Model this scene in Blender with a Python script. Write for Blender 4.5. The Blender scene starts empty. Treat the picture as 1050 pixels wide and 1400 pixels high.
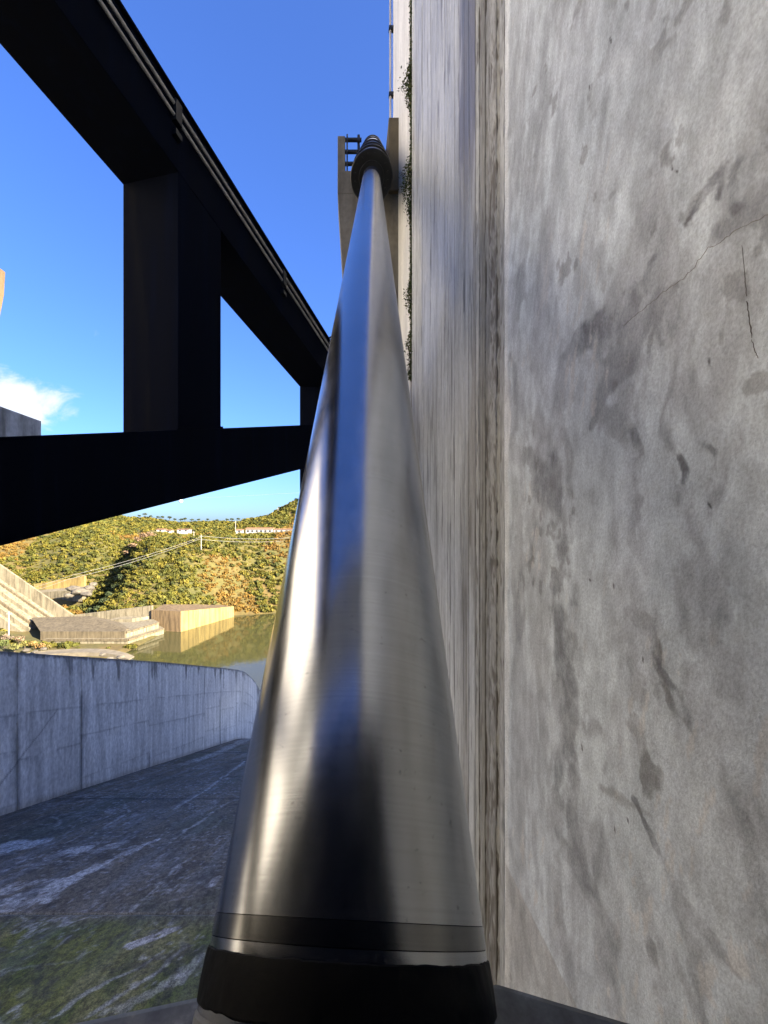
import bpy, bmesh, math, random
import numpy as np
from mathutils import Vector, Matrix
random.seed(7); RNG = np.random.default_rng(11)
S = bpy.context.scene
col = S.collection
R = math.radians

# ------------------------------------------------------------------ camera
cam = bpy.data.cameras.new('camera'); camo = bpy.data.objects.new('camera', cam); col.objects.link(camo)
camo.location = (0, 0, 0); camo.rotation_euler = (R(90), 0, 0)
cam.sensor_fit = 'VERTICAL'; cam.sensor_height = 36.0; cam.lens = 36.0*540/1400
cam.shift_x = 45/1400; cam.shift_y = 30/1400
cam.clip_start = 0.02; cam.clip_end = 9000
S.camera = camo
S.render.resolution_x = 768; S.render.resolution_y = 1024

# ------------------------------------------------------------------ sky, sun, exposure
SUN_DIR = Vector((0.80, -0.48, 0.40)).normalized()
elev = math.asin(SUN_DIR.z); azim = math.atan2(SUN_DIR.x, SUN_DIR.y)
W = bpy.data.worlds.new('World'); S.world = W; W.use_nodes = True
nt = W.node_tree; nt.nodes.clear()
def nn(nt, t, **kw):
    n = nt.nodes.new(t)
    for k, v in kw.items():
        if k[:2] == 'i_':
            key = k[2:]; key = int(key) if key.isdigit() else key
            n.inputs[key].default_value = v
        else: setattr(n, k, v)
    return n
out = nn(nt, 'ShaderNodeOutputWorld'); bg = nn(nt, 'ShaderNodeBackground')
sky = nn(nt, 'ShaderNodeTexSky', sky_type='NISHITA', sun_disc=False)
sky.sun_elevation = elev; sky.sun_rotation = azim; sky.altitude = 300; sky.air_density = 1.0; sky.dust_density = 3.0; sky.ozone_density = 8.0
tc = nn(nt, 'ShaderNodeTexCoord')
# thin fair-weather clouds lying low in the sky, with one larger bank
noi = nn(nt, 'ShaderNodeTexNoise', i_Scale=9.0, i_Detail=8.0, i_Roughness=0.62, i_Distortion=0.4)
mp = nn(nt, 'ShaderNodeMapping'); mp.inputs['Scale'].default_value = (1.0, 1.0, 1.9)
nt.links.new(tc.outputs['Generated'], mp.inputs[0]); nt.links.new(mp.outputs[0], noi.inputs['Vector'])
def cloud_mask(d, size):
    d = Vector(d).normalized()
    vd = nn(nt, 'ShaderNodeVectorMath', operation='SUBTRACT'); nt.links.new(tc.outputs['Generated'], vd.inputs[0]); vd.inputs[1].default_value = d
    sc = nn(nt, 'ShaderNodeVectorMath', operation='MULTIPLY'); nt.links.new(vd.outputs[0], sc.inputs[0]); sc.inputs[1].default_value = (1/size[0], 1/size[0], 1/size[1])
    ln = nn(nt, 'ShaderNodeVectorMath', operation='LENGTH'); nt.links.new(sc.outputs[0], ln.inputs[0])
    mr = nn(nt, 'ShaderNodeMapRange', i_1=0.0, i_2=1.0, i_3=1.0, i_4=0.0); nt.links.new(ln.outputs['Value'], mr.inputs[0])
    return mr.outputs[0]
m = None
for d, sz in [((-0.86, 1, 0.345), (0.15, 0.085)), ((-1.5, 0.7, 0.3), (0.42, 0.16)), ((0.9, 0.9, 0.33), (0.4, 0.14)), ((-0.9, -1, 0.35), (0.5, 0.18))]:
    k = cloud_mask(d, sz)
    if m is None: m = k
    else:
        a = nn(nt, 'ShaderNodeMath', operation='MAXIMUM'); nt.links.new(m, a.inputs[0]); nt.links.new(k, a.inputs[1]); m = a.outputs[0]
ad = nn(nt, 'ShaderNodeMath', operation='MULTIPLY_ADD', i_1=0.62, i_2=0.0); nt.links.new(m, ad.inputs[0])
ad2 = nn(nt, 'ShaderNodeMath', operation='ADD'); nt.links.new(ad.outputs[0], ad2.inputs[0]); nt.links.new(noi.outputs[0], ad2.inputs[1])
cr = nn(nt, 'ShaderNodeMapRange', i_1=0.70, i_2=0.96, i_3=0.0, i_4=0.92, interpolation_type='SMOOTHSTEP'); nt.links.new(ad2.outputs[0], cr.inputs[0])
mixc = nn(nt, 'ShaderNodeMix', data_type='RGBA'); nt.links.new(cr.outputs[0], mixc.inputs['Factor'])
gam = nn(nt, 'ShaderNodeGamma', i_Gamma=0.90); nt.links.new(sky.outputs[0], gam.inputs[0])
hsv = nn(nt, 'ShaderNodeHueSaturation', i_Hue=0.515, i_Saturation=1.10, i_Value=0.50); nt.links.new(gam.outputs[0], hsv.inputs['Color'])
nt.links.new(hsv.outputs[0], mixc.inputs['A']); mixc.inputs['B'].default_value = (1.15, 1.2, 1.3, 1)
nt.links.new(mixc.outputs['Result'], bg.inputs[0]); bg.inputs[1].default_value = 0.1
nt.links.new(bg.outputs[0], out.inputs[0])

sun = bpy.data.lights.new('sun', 'SUN'); sun.energy = 3.5; sun.angle = R(0.53); sun.color = (1.0, 0.86, 0.66)
suno = bpy.data.objects.new('sun', sun); col.objects.link(suno)
suno.rotation_euler = (-SUN_DIR).to_track_quat('-Z', 'Y').to_euler(); suno.location = SUN_DIR*300

S.view_settings.view_transform = 'Standard'; S.view_settings.look = 'None'; S.view_settings.gamma = 1.0
S.view_settings.exposure = 3.25; S.view_settings.use_curve_mapping = False
S.render.engine = 'CYCLES'

# ------------------------------------------------------------------ helpers
K = 540/700
def B(px, py, Y): return Vector(((px-480)/540*Y, Y, (730-py)/540*Y))          # survey: bearing and height angle at a known distance
def G(px, py, z): Y = -z*540/(py-730); return Vector(((px-480)/540*Y, Y, z))   # survey: a point at a known level
def fl_z(Y): Y = np.asarray(Y, float); return -3.56-0.4252*Y-np.where(Y > 37, 0.0185*(Y-37)**2, 0)
def F(px, py): Y = 3.56/((py-730)/540-0.4252); return ((px-480)/540*Y, Y)
WX = 0.9
def WP(px, py): Y = WX*540/(px-480); return (Y, (730-py)/540*Y)

def tag(o, label, cat, group=None):
    o['label'] = label; o['category'] = cat
    if group: o['group'] = group
    return o
def empty(name, loc, label=None, cat=None, group=None, rot=None):
    o = bpy.data.objects.new(name, None); col.objects.link(o); o.location = loc; o.empty_display_size = 0.2
    if rot is not None: o.rotation_euler = rot
    if label: tag(o, label, cat, group)
    return o
class MB:
    def __init__(s): s.v = []; s.f = []
    def poly(s, pts, faces):
        n = len(s.v); s.v += [Vector(p) for p in pts]; s.f += [[i+n for i in f] for f in faces]; return s
    def hexa(s, p):   # 8 points: bottom ring 0-3, top ring 4-7
        return s.poly(p, [(3,2,1,0),(4,5,6,7),(0,1,5,4),(1,2,6,5),(2,3,7,6),(3,0,4,7)])
    def box(s, x0, x1, y0, y1, z0, z1):
        return s.hexa([(x0,y0,z0),(x1,y0,z0),(x1,y1,z0),(x0,y1,z0),(x0,y0,z1),(x1,y0,z1),(x1,y1,z1),(x0,y1,z1)])
    def prism(s, foot, zb, zt):   # foot ccw [(x,y)], zb / zt numbers or lists
        n = len(foot); zb = zb if hasattr(zb,'__len__') else [zb]*n; zt = zt if hasattr(zt,'__len__') else [zt]*n
        pts = [(x,y,zb[i]) for i,(x,y) in enumerate(foot)]+[(x,y,zt[i]) for i,(x,y) in enumerate(foot)]
        fs = [tuple(reversed(range(n))), tuple(range(n,2*n))]+[(i,(i+1)%n,n+(i+1)%n,n+i) for i in range(n)]
        return s.poly(pts, fs)
    def tube(s, pts, r, n=8, cap=True):
        pts = [Vector(p) for p in pts]; rs = r if hasattr(r,'__len__') else [r]*len(pts)
        base = len(s.v); rings = []
        for i, p in enumerate(pts):
            d = (pts[min(i+1,len(pts)-1)]-pts[max(i-1,0)]).normalized()
            a = d.cross(Vector((0,0,1)) if abs(d.z) < 0.9 else Vector((1,0,0))).normalized(); b = d.cross(a)
            for k in range(n):
                t = 2*math.pi*k/n; s.v.append(p+(a*math.cos(t)+b*math.sin(t))*rs[i])
        for i in range(len(pts)-1):
            for k in range(n):
                q = base+i*n; s.f.append([q+k, q+(k+1)%n, q+n+(k+1)%n, q+n+k])
        if cap:
            s.f.append(list(reversed(range(base, base+n)))); q = base+(len(pts)-1)*n; s.f.append(list(range(q, q+n)))
        return s
    def lathe(s, prof, n=64):      # [(r,z)] about local z, closed ends when r=0
        base = len(s.v)
        for r, z in prof:
            for k in range(n):
                t = 2*math.pi*k/n; s.v.append(Vector((r*math.cos(t), r*math.sin(t), z)))
        for i in range(len(prof)-1):
            for k in range(n):
                q = base+i*n; s.f.append([q+k, q+(k+1)%n, q+n+(k+1)%n, q+n+k])
        s.f.append(list(reversed(range(base, base+n)))); q = base+(len(prof)-1)*n; s.f.append(list(range(q, q+n)))
        return s
    def build(s, name, mat, parent=None, bevel=0, smooth=False, local=False):
        off = Vector((0,0,0)) if (parent is None or local) else world_loc(parent)
        me = bpy.data.meshes.new(name); me.from_pydata([tuple(v-off) for v in s.v], [], s.f); me.update()
        bm = bmesh.new(); bm.from_mesh(me); bmesh.ops.recalc_face_normals(bm, faces=bm.faces)
        if bevel: bmesh.ops.bevel(bm, geom=[e for e in bm.edges if e.is_manifold and e.calc_face_angle(0) > 0.6], offset=bevel, segments=2, affect='EDGES', profile=0.6)
        bm.to_mesh(me); bm.free()
        if smooth:
            me.polygons.foreach_set('use_smooth', [True]*len(me.polygons))
            try: me.set_sharp_from_angle(angle=R(35))
            except Exception: pass
        me.materials.append(mat)
        o = bpy.data.objects.new(name, me); col.objects.link(o); o.parent = parent
        return o
def world_loc(o):
    v = Vector((0,0,0))
    while o is not None: v += o.location; o = o.parent
    return v
def raw_mesh(name, V, Fq, mat, parent=None, colors=None, smooth=True):
    V = np.asarray(V, np.float32); Fq = np.asarray(Fq, np.int32)
    if parent is not None: V = V-np.array(world_loc(parent), np.float32)
    me = bpy.data.meshes.new(name); n, k = Fq.shape
    me.vertices.add(len(V)); me.vertices.foreach_set('co', V.ravel())
    me.loops.add(n*k); me.loops.foreach_set('vertex_index', Fq.ravel())
    me.polygons.add(n); me.polygons.foreach_set('loop_start', np.arange(0, n*k, k, dtype=np.int32))
    me.polygons.foreach_set('loop_total', np.full(n, k, np.int32)); me.update(calc_edges=True)
    if smooth: me.polygons.foreach_set('use_smooth', np.ones(n, bool))
    if colors is not None:
        a = me.attributes.new('Col', 'FLOAT_COLOR', 'POINT'); a.data.foreach_set('color', np.asarray(colors, np.float32).ravel())
    me.validate(); me.materials.append(mat)
    o = bpy.data.objects.new(name, me); col.objects.link(o); o.parent = parent
    return o
def grid_faces(nu, nv):
    i = np.arange(nu-1)[:,None]; j = np.arange(nv-1)[None,:]; a = i*nv+j
    return np.stack([a, a+nv, a+nv+1, a+1], -1).reshape(-1, 4)
def skirted(P, C, back):           # P (nu,nv,3), pushes a one-cell border back so the sheet has thickness
    nu, nv, _ = P.shape
    Q = np.empty((nu+2, nv+2, 3)); Q[1:-1,1:-1] = P
    K = np.empty((nu+2, nv+2, 4)); K[1:-1,1:-1] = C
    Q[0,1:-1] = P[0]+back; Q[-1,1:-1] = P[-1]+back; Q[1:-1,0] = P[:,0]+back; Q[1:-1,-1] = P[:,-1]+back
    K[0,1:-1] = C[0]; K[-1,1:-1] = C[-1]; K[1:-1,0] = C[:,0]; K[1:-1,-1] = C[:,-1]
    for a, b in ((0,0),(0,-1),(-1,0),(-1,-1)): Q[a,b] = P[a,b]+back; K[a,b] = C[a,b]
    return Q, K
def sheet(name, P, C, mat, parent, back, flip=False):
    Q, K = skirted(P, C, np.asarray(back, float)); fq = grid_faces(Q.shape[0], Q.shape[1])
    if flip: fq = fq[:, ::-1]
    return raw_mesh(name, Q.reshape(-1,3), fq, mat, parent, K.reshape(-1,4))
# numpy noise
def _h(i, j, s):
    n = (i*374761393+j*668265263+s*982451653) & 0x7fffffff
    n = ((n ^ (n >> 13))*1274126177) & 0x7fffffff
    return ((n ^ (n >> 16)) & 0xffff)/65535.0
def vn(x, y, s=0):
    x = np.asarray(x, float); y = np.asarray(y, float); xi = np.floor(x).astype(np.int64); yi = np.floor(y).astype(np.int64)
    fx = x-xi; fy = y-yi; fx = fx*fx*(3-2*fx); fy = fy*fy*(3-2*fy)
    return (_h(xi,yi,s)*(1-fx)+_h(xi+1,yi,s)*fx)*(1-fy)+(_h(xi,yi+1,s)*(1-fx)+_h(xi+1,yi+1,s)*fx)*fy
def fbm(x, y, s=0, o=4, g=0.5):
    t = 0; a = 1; n = 0
    for k in range(o): t = t+a*vn(x*2**k+17.3*k, y*2**k-9.1*k, s+k); n += a; a *= g
    return t/n
def sst(a, b, x): t = np.clip((x-a)/(b-a), 0, 1); return t*t*(3-2*t)
def stroke(x, y, pts, w, s=0, warp=0.0, wf=6.0, soft=1.0):   # mask of a brush line through pts (2d), w half width (number or per point)
    if warp: 
        x = x+(fbm(x*wf, y*wf, s, 3)-0.5)*2*warp; y = y+(fbm(x*wf+40, y*wf+9, s+5, 3)-0.5)*2*warp
    ws = w if hasattr(w,'__len__') else [w]*len(pts); m = np.zeros(np.shape(x))
    for (a, b), (c, d), w0, w1 in zip(pts[:-1], pts[1:], ws[:-1], ws[1:]):
        dx, dy = c-a, d-b; t = np.clip(((x-a)*dx+(y-b)*dy)/(dx*dx+dy*dy+1e-9), 0, 1)
        q = np.hypot(x-a-t*dx, y-b-t*dy)/(w0+(w1-w0)*t); m = np.maximum(m, 1-sst(1-0.85*soft, 1.0, q))
    return m
def ragged(m, x, y, s, f=(9, 6), amp=0.9, lo=0.42, hi=0.72):   # breaks a soft brush mask up with noise, as water stains are
    r = fbm(x*f[0], y*f[1], s, 5, 0.62); return sst(lo, hi, m*0.72+(r-0.5)*amp*1.6*np.clip(m*3, 0, 1))
def inpoly(x, y, pts):
    c = np.zeros(np.shape(x), bool); n = len(pts)
    for i in range(n):
        (x0,y0),(x1,y1) = pts[i], pts[(i+1)%n]
        if y0 == y1: continue
        c ^= ((y0 > y) != (y1 > y)) & (x < (x1-x0)*(y-y0)/(y1-y0)+x0)
    return c

# ------------------------------------------------------------------ materials
def new_mat(name):
    m = bpy.data.materials.new(name); m.use_nodes = True; t = m.node_tree; t.nodes.clear()
    o = nn(t, 'ShaderNodeOutputMaterial'); b = nn(t, 'ShaderNodeBsdfPrincipled'); t.links.new(b.outputs[0], o.inputs[0])
    return m, t, b
def ramp(t, src, stops):
    r = nn(t, 'ShaderNodeValToRGB'); e = r.color_ramp.elements
    while len(e) < len(stops): e.new(0.5)
    for q, (p, c) in zip(e, stops): q.position = p; q.color = (*c, 1) if hasattr(c,'__len__') else (c,c,c,1)
    t.links.new(src, r.inputs[0]); return r.outputs[0]
def noise(t, scale=(1,1,1), detail=5, rough=0.55, coord='pos', dist=0.0):
    if coord == 'pos': c = nn(t, 'ShaderNodeNewGeometry').outputs['Position']
    else: c = nn(t, 'ShaderNodeTexCoord').outputs['Object']
    m = nn(t, 'ShaderNodeMapping'); m.inputs['Scale'].default_value = scale; t.links.new(c, m.inputs[0])
    n = nn(t, 'ShaderNodeTexNoise', i_Scale=1.0, i_Detail=detail, i_Roughness=rough, i_Distortion=dist); t.links.new(m.outputs[0], n.inputs['Vector'])
    return n.outputs[0]
def mul(t, a, b, typ='MULTIPLY', fac=1.0):
    m = nn(t, 'ShaderNodeMix', data_type='RGBA', blend_type=typ); m.inputs['Factor'].default_value = fac
    for s, k in ((a,'A'),(b,'B')):
        if isinstance(s, tuple): m.inputs[k].default_value = (*s, 1)
        else: t.links.new(s, m.inputs[k])
    return m.outputs['Result']
def bump(t, b, h, strength, dist):
    n = nn(t, 'ShaderNodeBump', i_Strength=strength, i_Distance=dist); t.links.new(h, n.inputs['Height']); t.links.new(n.outputs[0], b.inputs['Normal'])
def painted(name, f1, f2, lo=0.8, hi=1.18, bs=0.5, bd=0.004, rough=0.85, wet=True, spec=0.4):
    m, t, b = new_mat(name)
    at = nn(t, 'ShaderNodeAttribute', attribute_name='Col')
    n1 = noise(t, f1, 6, 0.65); n2 = noise(t, f2, 5, 0.6)
    c = mul(t, at.outputs['Color'], ramp(t, n1, [(0.36, lo), (0.64, hi)])); c = mul(t, c, ramp(t, n2, [(0.36, lo), (0.64, hi)]))
    n3 = noise(t, (f1[0]*2.1,f1[1]*2.1,f1[2]*2.1), 2, 0.5); c = mul(t, c, ramp(t, n3, [(0.22, 0.55), (0.33, 1.0)]))
    t.links.new(c, b.inputs['Base Color']); bump(t, b, n1, bs, bd)
    if wet:
        mr = nn(t, 'ShaderNodeMapRange', i_1=0.0, i_2=1.0, i_3=rough, i_4=0.3); t.links.new(at.outputs['Alpha'], mr.inputs[0]); t.links.new(mr.outputs[0], b.inputs['Roughness'])
    else: b.inputs['Roughness'].default_value = rough
    b.inputs['Specular IOR Level'].default_value = spec
    return m
M = {}
M['pier'] = painted('weathered_concrete', (120,120,95), (16,16,8), 0.85, 1.14, 0.7, 0.005)
M['boards'] = painted('board_marked_concrete', (60,55,14.0), (9,22,2.0), 0.87, 1.11, 0.5, 0.004)
M['training'] = painted('streaked_concrete', (9,9,5), (3.2,3.2,0.35), 0.8, 1.17, 0.4, 0.01)
M['floor'] = painted('mossy_slab', (16,9,9), (70,45,40), 0.5, 1.55, 0.6, 0.02, 0.75, spec=0.3)
def conc(name, c, sc=1.0, streak=0.6):
    m, t, b = new_mat(name)
    n1 = noise(t, (1.4*sc,1.4*sc,0.16*sc), 6, 0.62); n2 = noise(t, (6*sc,6*sc,5*sc), 6, 0.65); n3 = noise(t, (0.35*sc,0.35*sc,0.3*sc), 4)
    k = mul(t, (c[0],c[1],c[2]), ramp(t, n1, [(0.36, (1-streak, 1-streak*1.02, 1-streak*1.08)), (0.56, 1.0), (0.75, 1.12)]))
    k = mul(t, k, ramp(t, n2, [(0.3, 0.78), (0.7, 1.15)])); k = mul(t, k, ramp(t, n3, [(0.3, (0.8,0.78,0.74)), (0.7, (1.12,1.1,1.06))]))
    t.links.new(k, b.inputs['Base Color']); b.inputs['Roughness'].default_value = 0.9; bump(t, b, n2, 0.4, 0.02/sc)
    return m
M['conc'] = conc('grey_concrete', (0.34,0.33,0.31), 1.0)
M['conc_pale'] = conc('cream_concrete', (0.61,0.605,0.59), 1.0, 0.25)
M['conc_brown'] = conc('brown_stained_concrete', (0.17,0.16,0.14), 2.0, 0.45)
M['conc_far'] = conc('pale_far_concrete', (0.185,0.165,0.115), 0.8, 0.5)
M['conc_yellow'] = conc('sunlit_yellow_concrete', (0.26,0.19,0.065), 0.5, 0.45)  # brighter yellow puts the bastion flank's stronger sun into the colour
M['conc_dim'] = conc('dimmed_brown_far_concrete', (0.15,0.105,0.055), 0.8, 0.55)  # darker brown puts the bastion front's weaker sun into the colour
M['conc_dark'] = conc('algae_dark_concrete', (0.11,0.09,0.055), 0.8, 0.5)
def metal_paint(name, c, rough, sc, spec=0.5, streak=0.35):
    m, t, b = new_mat(name)
    n1 = noise(t, (10*sc,10*sc,0.7*sc), 6, 0.65); n2 = noise(t, (40*sc,40*sc,40*sc), 4)
    k = mul(t, c, ramp(t, n1, [(0.3, 1-streak), (0.55, 1.0), (0.74, 1+2.2*streak)]))
    t.links.new(k, b.inputs['Base Color'])
    mr = nn(t, 'ShaderNodeMapRange', i_1=0.3, i_2=0.7, i_3=rough-0.1, i_4=rough+0.14); t.links.new(n1, mr.inputs[0]); t.links.new(mr.outputs[0], b.inputs['Roughness'])
    b.inputs['Specular IOR Level'].default_value = spec; bump(t, b, n2, 0.12, 0.002)
    return m
M['black_steel'] = metal_paint('black_bitumen_painted_steel', (0.0028,0.0042,0.010), 0.88, 1.0, 0.04)
M['bridge_paint'] = metal_paint('dark_blue_grey_paint', (0.42,0.45,0.50), 0.7, 0.3)
M['plate'] = metal_paint('dark_grey_painted_steel', (0.13,0.135,0.135), 0.42, 3.0, 0.5, 0.6)
M['conduit'] = metal_paint('galvanised_conduit', (0.42,0.40,0.37), 0.45, 2.0)
M['black_gland'] = metal_paint('black_enamel', (0.008,0.009,0.011), 0.42, 2.0, 0.4)
M['barrel'] = metal_paint('blue_grey_enamel', (0.13,0.14,0.17), 0.4, 2.0, 0.5)
def steel(name, base, rough, var, ring=True):
    m, t, b = new_mat(name); b.inputs['Metallic'].default_value = 1.0
    n1 = noise(t, (3,3,320), 3, 0.6, 'obj'); n2 = noise(t, (26,26,9), 6, 0.7, 'obj'); n3 = noise(t, (2.2,2.2,1.1), 4, 0.6, 'obj'); n4 = noise(t, (140,140,160), 2, 0.5, 'obj')
    k = mul(t, base, ramp(t, n2, [(0.3, 0.93), (0.7, 1.04)])); k = mul(t, k, ramp(t, n1, [(0.3, 0.93), (0.7, 1.04)]))
    k = mul(t, k, ramp(t, n3, [(0.36, 0.86), (0.64, 1.05)])); k = mul(t, k, ramp(t, n4, [(0.24, 0.7), (0.33, 1.0)]))
    t.links.new(k, b.inputs['Base Color'])
    mr = nn(t, 'ShaderNodeMapRange', i_1=0.3, i_2=0.7, i_3=rough-var, i_4=rough+var); t.links.new(n2, mr.inputs[0]); t.links.new(mr.outputs[0], b.inputs['Roughness'])
    b.inputs['Anisotropic'].default_value = 0.0
    bump(t, b, n1, 0.035, 0.0006)
    return m
M['rod'] = steel('honed_steel', (0.405,0.415,0.435), 0.225, 0.04)
M['rod_dark'] = steel('smoked_steel_band', (0.20,0.20,0.20), 0.22, 0.03)
M['grease'] = metal_paint('black_grease', (0.0016,0.0016,0.002), 0.6, 6.0, 0.12)
def plain(name, c, rough=0.8, lo=0.8, hi=1.15, sc=3.0):
    m, t, b = new_mat(name); n = noise(t, (sc,sc,sc), 5)
    t.links.new(mul(t, c, ramp(t, n, [(0.3, lo), (0.7, hi)])), b.inputs['Base Color']); b.inputs['Roughness'].default_value = rough
    return m
M['gland_shade'] = plain('matt_black_shade', (0.012,0.014,0.02), 0.95)  # matt black that imitates the shade in the gland recess
M['gland_shade'].node_tree.nodes['Principled BSDF'].inputs['Specular IOR Level'].default_value = 0.05
M['white_wall'] = plain('white_render', (0.36,0.34,0.30), 0.8, 0.9, 1.05, 0.6)
M['roof'] = plain('clay_tile', (0.24,0.12,0.06), 0.85, 0.7, 1.2, 1.5)
M['glass'] = plain('dark_pane', (0.03,0.035,0.045), 0.15)
M['pole'] = plain('pale_concrete_pole', (0.30,0.28,0.25))
M['wire'] = plain('aluminium_wire', (0.25,0.245,0.23), 0.5)
M['ball'] = plain('white_marker', (0.8,0.8,0.8), 0.4)
M['crack'] = plain('crack_shadow', (0.22,0.195,0.16), 0.95, 0.6, 1.3, 30)
M['tar'] = plain('rusty_drip', (0.08,0.065,0.055), 0.8, 0.6, 1.3, 30)
M['bark'] = plain('bark', (0.10,0.075,0.05))
M['gravel'] = plain('pale_gravel', (0.13,0.112,0.08), 0.95, 0.7, 1.2, 0.5)
M['rock'] = plain('pale_rock', (0.10,0.088,0.068), 0.95, 0.6, 1.25, 0.8)
def foliage(name, lo=0.7, hi=1.3, sc=1.3):
    m, t, b = new_mat(name); at = nn(t, 'ShaderNodeAttribute', attribute_name='Col'); n = noise(t, (sc,sc,sc), 4)
    t.links.new(mul(t, at.outputs['Color'], ramp(t, n, [(0.3, lo), (0.7, hi)])), b.inputs['Base Color']); b.inputs['Roughness'].default_value = 0.75
    b.inputs['Specular IOR Level'].default_value = 0.2
    return m
M['leaf'] = foliage('scrub_leaves'); M['moss'] = foliage('joint_plants', 0.6, 1.4, 40)
m, t, b = new_mat('hillside_soil')
n1 = noise(t, (0.03,0.03,0.03), 6, 0.6); n2 = noise(t, (0.5,0.5,0.5), 6, 0.65)
c = ramp(t, n1, [(0.3, (0.048,0.05,0.010)), (0.5, (0.068,0.06,0.013)), (0.68, (0.10,0.066,0.017))])
t.links.new(mul(t, c, ramp(t, n2, [(0.3, 0.65), (0.7, 1.3)])), b.inputs['Base Color']); b.inputs['Roughness'].default_value = 0.95; M['soil'] = m
m, t, b = new_mat('reservoir_water')
b.inputs['Base Color'].default_value = (0.05,0.05,0.02,1); b.inputs['Roughness'].default_value = 0.06; b.inputs['IOR'].default_value = 1.33; b.inputs['Specular IOR Level'].default_value = 1.0
bump(t, b, noise(t, (0.35,0.16,0.3), 3, 0.5), 0.10, 0.25); M['water'] = m
m, t, b = new_mat('old_road'); n = noise(t, (3,3,3), 5)
t.links.new(ramp(t, n, [(0.3, 0.04), (0.7, 0.07)]), b.inputs['Base Color']); M['asphalt'] = m

# ------------------------------------------------------------------ ground, hills, water
WATER = -42.0
def shore(X):   # far shore line as a function of X
    return np.interp(X, [-400,-200,-150,-128,-112,-90,-60,-35,40,200,500], [212,210,204,184,172,175,202,210,218,230,255])
def hill_z(X, Y):
    X = np.asarray(X, float); Y = np.asarray(Y, float)
    d = Y-shore(X); r = sst(0, 62, d)
    top = np.interp(X, [-600,-300,-250,-190,-150,-95,-75,-40,60,300], [12,8,6,0,-2,-4,-4,-2,8,18])
    z = -43.5+(43.5+top)*(0.5*r+0.5*np.clip(d/62, 0, 1))
    z = z+np.clip(d+2, 0, 4)*0.3
    # gully between the two hills
    gx = np.interp(Y, [155,200,235,270,310], [-128,-132,-138,-152,-175]); z = z-9*np.exp(-((X-gx)/13)**2)*sst(180, 215, Y)*(1-sst(265, 310, Y))
    # higher hill behind on the right, far ridge on the left
    z = z+88*np.exp(-((X-45)/100)**2-((Y-410)/80)**2)
    z = z+12*np.exp(-((X+300)/110)**2-((Y-340)/60)**2)
    z = z+7.5*np.exp(-((Y-345)/32)**2)*sst(-420, -330, X)*(1-sst(-60, -20, X))
    z = z+(fbm(X*0.04, Y*0.04, 3, 4)-0.5)*6*sst(0, 30, d)
    # valley floor on the near left bank
    bank = np.where(X < -78, -41.6+3.0*sst(-100, -150, X)+14*sst(-150, -230, X)+0.5*fbm(X*0.2, Y*0.2, 8), -46)
    bank = np.where(Y < shore(X)+6, bank, -60)*1.0
    return np.maximum(z, bank)
def build_terrain():
    xs = np.concatenate([np.linspace(-1800,-420,24), np.linspace(-410,160,200), np.linspace(170,1600,26)])
    ys = np.concatenate([np.linspace(50,92,8), np.linspace(97,480,200), np.linspace(490,2600,40)])
    X, Y = np.meshgrid(xs, ys, indexing='ij'); Z = hill_z(X, Y)
    far = sst(700, 1500, Y); Z = Z*(1-far)+(-30+fbm(X*0.004, Y*0.004, 9)*40)*far
    o = raw_mesh('hillside', np.stack([X,Y,Z],-1).reshape(-1,3), grid_faces(len(xs), len(ys)), M['soil'])
    o['kind'] = 'structure'
build_terrain()
o = MB().poly([(-6000,-6000,-60),(6000,-6000,-60),(6000,8000,-60),(-6000,8000,-60)], [(0,1,2,3)]).build('ground', M['soil']); o['kind'] = 'structure'
o = MB().poly([(-400,50,WATER),(500,50,WATER),(500,320,WATER),(-400,320,WATER)], [(0,1,2,3)]).build('water', M['water']); o['kind'] = 'structure'
# added unseen hill right of the dam, shaped to keep the spillway in shade
def add_shade_hill():
    xs = np.linspace(7, 240, 70); ys = np.linspace(-140, 120, 70); X, Y = np.meshgrid(xs, ys, indexing='ij')
    Z = -14+29*sst(5, 20, X)*(1-sst(28, 56, Y+X*0.1))+(fbm(X*0.06, Y*0.06, 21)-0.5)*6-46*sst(30, 62, Y)
    o = raw_mesh('shade_hill', np.stack([X,Y,Z],-1).reshape(-1,3), grid_faces(70, 70), M['soil']); o['kind'] = 'structure'
add_shade_hill()

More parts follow.
